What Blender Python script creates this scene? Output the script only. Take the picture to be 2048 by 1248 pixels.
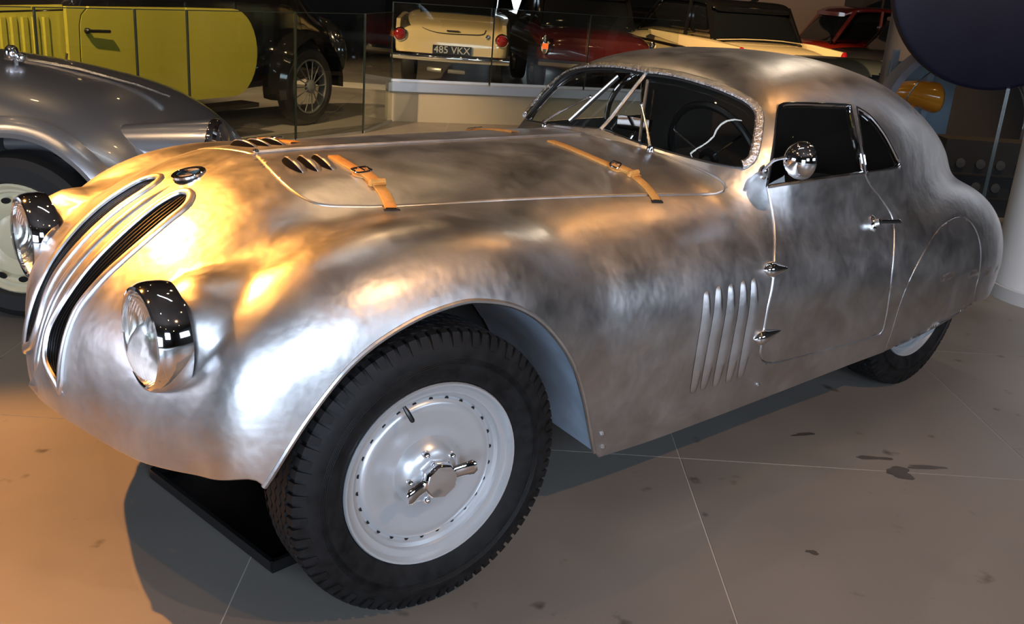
import bpy, math, random
import numpy as np
from math import pi, sin, cos, radians
from mathutils import Matrix, Vector
from mathutils.geometry import delaunay_2d_cdt
from mathutils.kdtree import KDTree
random.seed(7); rng = np.random.default_rng(7)
for o in list(bpy.data.objects): bpy.data.objects.remove(o)
sc = bpy.context.scene; COL = sc.collection

# ---------------------------------------------------------------- camera
YAW, PITCH, ROLL, FPX = 0.85989, 0.32814, 0.07345, 1948.14
CAM = np.array([-1.19077, -2.36753, 1.44372])
FW = np.array([cos(YAW)*cos(PITCH), sin(YAW)*cos(PITCH), -sin(PITCH)])
RT = np.array([sin(YAW), -cos(YAW), 0.]); UP = np.cross(RT, FW)
cr_ = RT*cos(ROLL)+UP*sin(ROLL); cu_ = -RT*sin(ROLL)+UP*cos(ROLL)
cam = bpy.data.objects.new('camera', bpy.data.cameras.new('camera')); COL.objects.link(cam)
cam.data.sensor_width = 36; cam.data.lens = FPX/2048*36; cam.data.clip_start = .05; cam.data.clip_end = 200
M = Matrix.Identity(4)
for i in range(3): M[i][0], M[i][1], M[i][2], M[i][3] = cr_[i], cu_[i], -FW[i], CAM[i]
cam.matrix_world = M; sc.camera = cam

# ---------------------------------------------------------------- world, lights, exposure
wd = bpy.data.worlds.new('world'); sc.world = wd; wd.use_nodes = True
bg = wd.node_tree.nodes['Background']; bg.inputs[0].default_value = (.33, .25, .20, 1); bg.inputs[1].default_value = .02
sc.view_settings.view_transform = 'Standard'; sc.view_settings.look = 'None'
sc.view_settings.gamma = 1; sc.view_settings.use_curve_mapping = False
sc.view_settings.exposure = 0.6
sc.cycles.transparent_max_bounces = 24

def lamp(name, kind, loc, target, energy, color, size=.1, angle=None, blend=.5, shape=None, size_y=None):
    d = bpy.data.lights.new(name, kind); d.energy = energy; d.color = color
    if kind == 'AREA':
        d.size = size
        if size_y: d.shape = 'RECTANGLE'; d.size_y = size_y
    else: d.shadow_soft_size = size
    if kind == 'SPOT': d.spot_size = radians(angle); d.spot_blend = blend
    o = bpy.data.objects.new(name, d); COL.objects.link(o); o.location = loc
    o.rotation_euler = (Vector(target)-Vector(loc)).to_track_quat('-Z', 'Y').to_euler()
    return o
WARM = (1, .40, .07); WARM2 = (1, .66, .36); COOL = (.66, .80, 1)
# the museum's ceiling spots (their housings are built with the room), the daylight behind the visitor and one added side fill
SPOTS = [  # position, target, watts, colour, cone
    ((-1.75, 3.65, 4.3), (-.74, -.10, .3), 1600, WARM, 26),
    ((-2.2, .4, 4.2), (-.2, -.2, .7), 60, WARM, 40),
    ((1.5, 1.6, 4.3), (1.3, 0, 1), 26, WARM2, 45),
    ((3.9, -.6, 4.3), (1.0, -.3, .8), 18, WARM, 45),
    ((7.6, 2.9, 4.3), (1.8, -.1, 1), 34, (1, .86, .68), 35),
    ((1.2, -4.2, 4.3), (1.7, -1.5, 0), 190, (1, .56, .28), 62),
]
for p, t, w, c, a in SPOTS: lamp('spot_lamp', 'SPOT', p, t, w, c, .035, a, .5)
lamp('daylight', 'AREA', (-1.6, -6.4, 2.6), (-.2, -.6, .6), 120, COOL, 1.8, size_y=1.3)
lamp('fill_side', 'AREA', (3.2, -7.2, 2.6), (1.0, -.8, .3), 40, COOL, 2.2, size_y=1.3)  # cool fill added for the flank and the floor beside it, source unseen
lamp('daylight_front', 'AREA', (-6.2, 2.6, 1.6), (-.6, .1, .5), 48, (.80, .84, 1), 3.2, size_y=1.8)
lamp('daylight_low', 'AREA', (-4.6, -5.0, 1.3), (-.3, -.5, .6), 150, COOL, 2.6, size_y=1.8)

# ---------------------------------------------------------------- mesh helpers
def link(name, me, mats, parent=None, smooth=True, auto=None):
    o = bpy.data.objects.new(name, me); COL.objects.link(o)
    for m in (mats if isinstance(mats, (list, tuple)) else [mats]): me.materials.append(m)
    if smooth: me.polygons.foreach_set('use_smooth', [True]*len(me.polygons))
    if auto: me.set_sharp_from_angle(angle=radians(auto))
    if parent is not None: o.parent = parent
    return o

class MB:
    """collects shapes into one mesh"""
    def __init__(s): s.v = []; s.f = []; s.m = []
    def add(s, V, Fc, mi=0, T=None):
        V = np.asarray(V, float)
        if T is not None: V = V@T[:3, :3].T+T[:3, 3]
        n = len(s.v); s.v.extend(map(tuple, V)); s.f.extend([tuple(i+n for i in f) for f in Fc]); s.m.extend([mi]*len(Fc)); return s
    def box(s, c, d, T=None, mi=0, taper=1.0, bev=0):
        x, y, z = np.array(d)/2; V = []
        for sz in (-1, 1):
            k = taper if sz > 0 else 1
            for sx, sy in ((-1, -1), (1, -1), (1, 1), (-1, 1)): V.append((c[0]+sx*x*k, c[1]+sy*y*k, c[2]+sz*z))
        return s.add(V, [(3, 2, 1, 0), (4, 5, 6, 7), (0, 1, 5, 4), (1, 2, 6, 5), (2, 3, 7, 6), (3, 0, 4, 7)], mi, T)
    def lathe(s, prof, n=32, T=None, mi=0, cap=True, axis='z'):
        """prof: (r, h) list; spins about the axis"""
        V = []; Fc = []
        for r, h in prof:
            for k in range(n):
                a = 2*pi*k/n; p = (r*cos(a), r*sin(a), h)
                V.append(p if axis == 'z' else ((p[0], -p[2], p[1]) if axis == 'y' else (p[2], p[0], p[1])))
        for i in range(len(prof)-1):
            for k in range(n):
                k2 = (k+1) % n; Fc.append((i*n+k, i*n+k2, (i+1)*n+k2, (i+1)*n+k))
        if cap:
            if prof[0][0] > 1e-6: Fc.append(tuple(reversed(range(n))))
            if prof[-1][0] > 1e-6: Fc.append(tuple((len(prof)-1)*n+k for k in range(n)))
        return s.add(V, Fc, mi, T)
    def tube(s, pts, r, n=8, T=None, mi=0, closed=False, flat=1.0, up=None, cap=True):
        pts = np.array(pts, float); m = len(pts); rr = np.full(m, r) if np.isscalar(r) else np.array(r, float)
        tg = np.roll(pts, -1, 0)-np.roll(pts, 1, 0) if closed else np.gradient(pts, axis=0)
        tg /= np.maximum(np.linalg.norm(tg, axis=1, keepdims=True), 1e-9)
        V = []; nv = None
        for i in range(m):
            if up is not None: a = np.array(up[i] if np.ndim(up) == 2 else up, float)
            elif nv is None: a = np.array([0, 0, 1.]) if abs(tg[i][2]) < .9 else np.array([1., 0, 0])
            else: a = nv
            a = a-tg[i]*(a@tg[i]); a /= max(np.linalg.norm(a), 1e-9); nv = a; b = np.cross(tg[i], a)
            for k in range(n):
                t = 2*pi*k/n; V.append(pts[i]+rr[i]*(a*sin(t)*flat+b*cos(t)))
        Fc = []; R = m if closed else m-1
        for i in range(R):
            j = (i+1) % m
            for k in range(n): Fc.append((i*n+k, i*n+(k+1) % n, j*n+(k+1) % n, j*n+k))
        if not closed and cap: Fc += [tuple(reversed(range(n))), tuple((m-1)*n+k for k in range(n))]
        return s.add(V, Fc, mi, T)
    def grid(s, G, mi=0, T=None, closed=False):
        G = np.asarray(G, float); a, b = G.shape[:2]; Fc = []
        for i in range(a-1):
            for j in range(b if closed else b-1): Fc.append((i*b+j, i*b+(j+1) % b, (i+1)*b+(j+1) % b, (i+1)*b+j))
        return s.add(G.reshape(-1, 3), Fc, mi, T)
    def ball(s, c, r, n=16, T=None, mi=0):
        r = np.broadcast_to(np.array(r, float), 3); V = []; m = n//2
        for i in range(m+1):
            for k in range(n):
                p = pi*i/m; a = 2*pi*k/n
                V.append((c[0]+r[0]*sin(p)*cos(a), c[1]+r[1]*sin(p)*sin(a), c[2]-r[2]*cos(p)))
        Fc = [(i*n+k, i*n+(k+1) % n, (i+1)*n+(k+1) % n, (i+1)*n+k) for i in range(m) for k in range(n)]
        return s.add(V, Fc, mi, T)
    def prism(s, poly, n, h, T=None, mi=0):
        """extrude closed 3D polygon by vector n*h"""
        P = np.array(poly, float); k = len(P); Q = P+np.array(n, float)*h
        return s.add(np.vstack([P, Q]), [tuple(reversed(range(k))), tuple(range(k, 2*k))]+[(i, (i+1) % k, k+(i+1) % k, k+i) for i in range(k)], mi, T)
    def mesh(s, name):
        me = bpy.data.meshes.new(name); me.from_pydata([tuple(map(float, v)) for v in s.v], [], s.f)
        if any(s.m): me.polygons.foreach_set('material_index', s.m)
        me.update(); return me
    def build(s, name, mats, parent=None, smooth=True, auto=35):
        return link(name, s.mesh(name), mats, parent, smooth, auto if smooth else None)
    def mirror(s):
        o = MB(); o.v = [(a, -b, c) for a, b, c in s.v]; o.f = [tuple(reversed(f)) for f in s.f]; o.m = list(s.m); return o

def both(mb, name, mats, parent, smooth=True, auto=35):
    return mb.build(name, mats, parent, smooth, auto), mb.mirror().build(name, mats, parent, smooth, auto)
def frame(o, x, z):
    """4x4 with local x along x, local z near z"""
    x = np.array(x, float); x /= np.linalg.norm(x); z = np.array(z, float); z = z-x*(z@x); z /= np.linalg.norm(z)
    T = np.eye(4); T[:3, 0] = x; T[:3, 1] = np.cross(z, x); T[:3, 2] = z; T[:3, 3] = o; return T
def crom(P, per=6, closed=False):
    P = np.array(P, float); Q = np.vstack([P[-1], P, P[0], P[1]]) if closed else np.vstack([2*P[0]-P[1], P, 2*P[-1]-P[-2]]); out = []
    for i in range(1, len(Q)-2):
        a, b, c, d = Q[i-1:i+3]
        for t in np.arange(per)/per: out.append(.5*((2*b)+(-a+c)*t+(2*a-5*b+4*c-d)*t*t+(-a+3*b-3*c+d)*t**3))
    if not closed: out.append(P[-1])
    return np.array(out)
def empty(name, loc=(0, 0, 0), rz=0, label=None, cat=None, group=None):
    o = bpy.data.objects.new(name, None); COL.objects.link(o); o.location = loc; o.rotation_euler = (0, 0, rz); o.empty_display_size = .1
    return tag(o, label, cat, group)
def tag(o, label=None, cat=None, group=None, kind=None):
    for k, v in (('label', label), ('category', cat), ('group', group), ('kind', kind)):
        if v: o[k] = v
    return o

# ---------------------------------------------------------------- materials
def mat(name, col=(.5, .5, .5), rough=.5, metal=0, spec=.5, coat=0, noise=None, bump=None, emit=None, estr=1):
    """noise = (scale, amount, detail) varies the colour; rough may be (lo, hi, scale); bump = (scale, strength, distance)"""
    m = bpy.data.materials.new(name); m.use_nodes = True; nt = m.node_tree; N = nt.nodes; L = nt.links
    b = N['Principled BSDF']; b.inputs['Base Color'].default_value = (*col, 1)
    b.inputs['Metallic'].default_value = metal; b.inputs['Specular IOR Level'].default_value = spec; b.inputs['Coat Weight'].default_value = coat
    tc = N.new('ShaderNodeTexCoord')
    def nz(scale, detail=4, rough_=.55):
        n = N.new('ShaderNodeTexNoise'); n.inputs['Scale'].default_value = scale; n.inputs['Detail'].default_value = detail
        n.inputs['Roughness'].default_value = rough_; L.new(tc.outputs['Object'], n.inputs['Vector']); return n
    if noise:
        n = nz(noise[0], noise[2] if len(noise) > 2 else 4); mr = N.new('ShaderNodeMapRange')
        mr.inputs['From Min'].default_value = .3; mr.inputs['From Max'].default_value = .7
        mr.inputs['To Min'].default_value = 1-noise[1]; mr.inputs['To Max'].default_value = 1+noise[1]
        L.new(n.outputs['Fac'], mr.inputs['Value'])
        mx = N.new('ShaderNodeVectorMath'); mx.operation = 'SCALE'; mx.inputs[0].default_value = col
        L.new(mr.outputs[0], mx.inputs['Scale']); L.new(mx.outputs[0], b.inputs['Base Color'])
    if isinstance(rough, tuple):
        n = nz(rough[2]); mr = N.new('ShaderNodeMapRange'); mr.inputs['From Min'].default_value = .3; mr.inputs['From Max'].default_value = .7
        mr.inputs['To Min'].default_value = rough[0]; mr.inputs['To Max'].default_value = rough[1]
        L.new(n.outputs['Fac'], mr.inputs['Value']); L.new(mr.outputs[0], b.inputs['Roughness'])
    else: b.inputs['Roughness'].default_value = rough
    if bump:
        n = nz(bump[0]); bp = N.new('ShaderNodeBump'); bp.inputs['Strength'].default_value = bump[1]; bp.inputs['Distance'].default_value = bump[2]
        L.new(n.outputs['Fac'], bp.inputs['Height']); L.new(bp.outputs[0], b.inputs['Normal'])
    if emit: b.inputs['Emission Color'].default_value = (*emit, 1); b.inputs['Emission Strength'].default_value = estr
    return m

def glass(name, tint=(.9, .95, .92), refl=1.0, rough=0.0):
    m = bpy.data.materials.new(name); m.use_nodes = True; nt = m.node_tree; N = nt.nodes; L = nt.links
    N.remove(N['Principled BSDF']); out = N['Material Output']
    t = N.new('ShaderNodeBsdfTransparent'); t.inputs[0].default_value = (*tint, 1)
    g = N.new('ShaderNodeBsdfGlossy'); g.inputs['Roughness'].default_value = rough; g.inputs[0].default_value = (refl, refl, refl, 1)
    f = N.new('ShaderNodeFresnel'); ge = N.new('ShaderNodeNewGeometry'); ma = N.new('ShaderNodeMath'); ma.operation = 'MULTIPLY_ADD'; ma.inputs[1].default_value = -.83333; ma.inputs[2].default_value = 1.5
    L.new(ge.outputs['Backfacing'], ma.inputs[0]); L.new(ma.outputs[0], f.inputs[0])   # same reflectance from either side of a thin pane
    mx = N.new('ShaderNodeMixShader'); L.new(f.outputs[0], mx.inputs[0]); L.new(t.outputs[0], mx.inputs[1]); L.new(g.outputs[0], mx.inputs[2])
    L.new(mx.outputs[0], out.inputs[0]); return m

def aluminium():
    m = bpy.data.materials.new('bare_aluminium'); m.use_nodes = True; nt = m.node_tree; N = nt.nodes; L = nt.links
    b = N['Principled BSDF']; b.inputs['Metallic'].default_value = 1
    tc = N.new('ShaderNodeTexCoord')
    def nz(scale, detail, r=.6, dist=0):
        n = N.new('ShaderNodeTexNoise'); n.inputs['Scale'].default_value = scale; n.inputs['Detail'].default_value = detail
        n.inputs['Roughness'].default_value = r; n.inputs['Distortion'].default_value = dist; L.new(tc.outputs['Object'], n.inputs['Vector']); return n
    n1 = nz(5.5, 7, .62, .6); cr = N.new('ShaderNodeValToRGB'); L.new(n1.outputs['Fac'], cr.inputs[0])
    e = cr.color_ramp.elements; e[0].position = .33; e[0].color = (.60, .59, .60, 1); e[1].position = .68; e[1].color = (.78, .77, .76, 1)
    L.new(cr.outputs[0], b.inputs['Base Color'])
    n2 = nz(8, 6, .6, .4); mr = N.new('ShaderNodeMapRange'); mr.inputs['From Min'].default_value = .3; mr.inputs['From Max'].default_value = .7
    mr.inputs['To Min'].default_value = .30; mr.inputs['To Max'].default_value = .44; L.new(n2.outputs['Fac'], mr.inputs['Value']); L.new(mr.outputs[0], b.inputs['Roughness'])
    n3 = nz(7, 3); n4 = nz(60, 4); ad = N.new('ShaderNodeMath'); ad.operation = 'MULTIPLY_ADD'; ad.inputs[1].default_value = .06
    L.new(n4.outputs['Fac'], ad.inputs[0]); L.new(n3.outputs['Fac'], ad.inputs[2])
    bp = N.new('ShaderNodeBump'); bp.inputs['Strength'].default_value = .35; bp.inputs['Distance'].default_value = .012
    L.new(ad.outputs[0], bp.inputs['Height']); L.new(bp.outputs[0], b.inputs['Normal'])
    return m
ALU = aluminium()
ALU2 = mat('polished_aluminium', (.82, .82, .83), (.16, .3, 20), 1)
CHROME = mat('chrome', (.88, .88, .90), .05, 1)
ALU3 = mat('satin_aluminium', (.84, .83, .83), (.28, .4, 12), 1, bump=(30, .1, .004))
HAMMER = mat('hammered_aluminium', (.82, .79, .77), .24, 1, bump=(70, .9, .01))
DARK = mat('dark_trim', (.018, .017, .016), .7)
INNER = mat('cabin_lining', (.075, .062, .052), .8)
SLAT = mat('slat_black', (.004, .004, .004), .28, spec=.25)
BLACK = mat('black_paint', (.008, .008, .008), .35)
RUBBER = mat('tyre_rubber', (.007, .007, .0075), (.5, .72, 30), 0, .25, noise=(30, .5), bump=(120, .15, .002))
WHEELP = mat('silver_wheel_paint', (.56, .58, .60), .30, .55, coat=.2)
LEATHER = mat('tan_leather', (.74, .36, .09), .45, noise=(60, .12), bump=(220, .2, .002))
GLASS = glass('car_glass', (.88, .91, .89))
LINER = mat('grey_liner', (.55, .70, .88), .45, .4, noise=(9, .15))
# ---------------------------------------------------------------- body field
# car frame: x to the rear (front axle at 0), y<0 is the car's left side, z up
def pch(xs, ys):
    xs = np.array(xs, float); ys = np.array(ys, float)
    h = np.diff(xs); d = np.diff(ys)/h
    m = np.zeros_like(ys); m[0] = d[0]; m[-1] = d[-1]
    for i in range(1, len(xs)-1):
        if d[i-1]*d[i] > 0:
            w1 = 2*h[i]+h[i-1]; w2 = h[i]+2*h[i-1]
            m[i] = (w1+w2)/(w1/d[i-1]+w2/d[i])
    def f(x):
        x = np.clip(np.asarray(x, float), xs[0], xs[-1])
        i = np.clip(np.searchsorted(xs, x)-1, 0, len(xs)-2)
        t = (x-xs[i])/h[i]; t2 = t*t; t3 = t2*t
        return (2*t3-3*t2+1)*ys[i]+(t3-2*t2+t)*h[i]*m[i]+(-2*t3+3*t2)*ys[i+1]+(t3-t2)*h[i]*m[i+1]
    return f

B_ZT = pch([-.655, -.645, -.636, -.618, -.588, -.538, -.462, -.381, -.29, -.20, -.08, .3, 1.0, 1.3, 1.7, 2.1, 2.6, 3.0, 3.2, 3.34],
           [.455, .495, .535, .593, .657, .725, .798, .857, .906, .943, .968, .972, .970, .955, .92, .885, .82, .70, .60, .42])
B_A = pch([-.655, -.643, -.61, -.546, -.48, -.40, -.25, 0, .3, 1.0, 1.6, 2.1, 2.5, 2.9, 3.15, 3.34],
          [.02, .10, .24, .45, .54, .585, .62, .655, .69, .72, .725, .71, .66, .53, .38, .02])
B_ZC = pch([-.655, -.4, 0, 1, 2, 3.34], [.45, .48, .50, .52, .52, .40])
B_BL = pch([-.655, -.635, -.60, -.54, -.45], [.03, .09, .20, .55, .95])
C_ZT = pch([1.10, 1.193, 1.29, 1.379, 1.44, 1.52, 1.65, 1.8, 2.0, 2.3, 2.6, 2.9, 3.1, 3.3],
           [.87, .985, 1.08, 1.167, 1.205, 1.23, 1.247, 1.254, 1.252, 1.212, 1.125, .985, .84, .5])
C_A = pch([1.10, 1.193, 1.29, 1.379, 1.44, 1.6, 2.0, 2.3, 2.6, 2.9, 3.3],
          [.42, .52, .585, .615, .63, .64, .64, .595, .51, .40, .05])

def smin(a, b, k):
    h = np.maximum(k-np.abs(a-b), 0)/k
    return np.minimum(a, b)-h*h*k*.25

def sellip(y, z, a, bu, bl, zc, n):
    b = np.where(z > zc, bu, bl)
    q = (np.abs(y)/a)**n+(np.abs(z-zc)/b)**n
    return (q**(1/n)-1)*np.minimum(a, b)

def ellipsoid(x, y, z, c, r, n=2.0):
    q = (np.abs((x-c[0])/r[0])**n+np.abs((y-c[1])/r[1])**n+np.abs((z-c[2])/r[2])**n)**(1/n)
    return (q-1)*min(r)

def rcone(x, y, z, p, q, r0, r1):
    p = np.array(p); d = np.array(q)-p; L = d@d
    t = np.clip(((x-p[0])*d[0]+(y-p[1])*d[1]+(z-p[2])*d[2])/L, 0, 1)
    return np.sqrt((x-p[0]-t*d[0])**2+(y-p[1]-t*d[1])**2+(z-p[2]-t*d[2])**2)-(r0+(r1-r0)*t)

def F(x, y, z):
    y = np.abs(y)
    xe = np.maximum(-.654-x, 0)+np.maximum(x-3.33, 0)
    zc = B_ZC(x)
    f = sellip(y, z, B_A(x), np.maximum(B_ZT(x)-zc, .01), B_BL(x), zc, 2.3)+xe
    f = smin(f, ellipsoid(x, y, z, (.07, .535, .49), (.56, .235, .412), 2.25), .045)
    f = smin(f, rcone(x, y, z, (-.40, .447, .69), (.45, .48, .76), .120, .06), .024)
    f = smin(f, ellipsoid(x, y, z, (2.42, .46, .43), (.76, .275, .40), 2.2), .12)
    xe = np.maximum(1.10-x, 0)+np.maximum(x-3.29, 0)
    c = sellip(y, z, C_A(x), np.maximum(C_ZT(x)-.72, .02), .4, .72, 2.7)+xe
    return smin(f, c, .05)

def grad(P, e=2e-3):
    x, y, z = P[:, 0], P[:, 1], P[:, 2]
    g = np.stack([F(x+e, y, z)-F(x-e, y, z), F(x, y+e, z)-F(x, y-e, z), F(x, y, z+e)-F(x, y, z-e)], -1)
    return g/np.maximum(np.linalg.norm(g, axis=1, keepdims=True), 1e-12)

def march(O, D, t0, t1, n=90, it=24, last=False):
    """first outside->inside crossing going from t0 to t1"""
    N = len(O); lo = np.full(N, np.nan); hi = np.full(N, np.nan)
    ts = np.linspace(t0, t1, n); done = np.zeros(N, bool)
    for a, b in zip(ts[:-1], ts[1:]):
        Q = O+D*b; v = F(Q[:, 0], Q[:, 1], Q[:, 2]) < 0
        m = v & ~done; lo[m] = a; hi[m] = b; done |= m
        if done.all(): break
    for _ in range(it):
        mid = .5*(lo+hi); Q = O+D*mid[:, None]
        ins = F(Q[:, 0], Q[:, 1], Q[:, 2]) < 0
        hi = np.where(ins, mid, hi); lo = np.where(ins, lo, mid)
    return O+D*(.5*(lo+hi))[:, None]

XF, ZA, XR, RC = .30, .55, 2.7, .62
# conformal flat chart of the half body: nose by stereographic rays from (XF,0,ZA), then radial rays along the axis
def chart_rays(q):
    rho = np.hypot(q[:, 0], q[:, 1]); th = np.arctan2(q[:, 1], q[:, 0])
    nose = rho < 1
    x = np.where(nose, XF, XF+RC*np.log(np.maximum(rho, 1)))
    phi = np.where(nose, 2*np.arctan(rho), np.pi/2)
    tail = x > XR
    ph2 = np.where(tail, 2*np.arctan(np.exp(np.clip((x-XR)/RC, 0, 20)))-np.pi/2, 0)
    x = np.where(tail, XR, x)
    s = np.where(tail, np.cos(ph2), np.sin(phi))
    O = np.stack([x, 0*x, ZA+0*x], -1)
    D = np.stack([np.where(tail, np.sin(ph2), -np.cos(phi)), -s*np.cos(th), s*np.sin(th)], -1)
    return O, D

def chart_to_3d(q):
    q = np.asarray(q, float); O, D = chart_rays(q)
    return march(O+D*1.3, -D, 0, 1.29, 120)

def to_chart(P):
    P = np.asarray(P, float); th = np.arctan2(P[:, 2]-ZA, np.abs(P[:, 1]))
    dx = P[:, 0]-XF; rr = np.hypot(P[:, 1], P[:, 2]-ZA)
    phi = np.arctan2(rr, -dx)
    ph2 = np.arctan2(P[:, 0]-XR, rr)
    xt = XR+RC*np.log(np.tan((np.clip(ph2, 0, 1.5)+np.pi/2)/2))
    rho = np.where(dx < 0, np.tan(phi/2), np.exp((np.where(P[:, 0] > XR, xt, P[:, 0])-XF)/RC))
    return np.stack([rho*np.cos(th), rho*np.sin(th)], -1)
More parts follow.
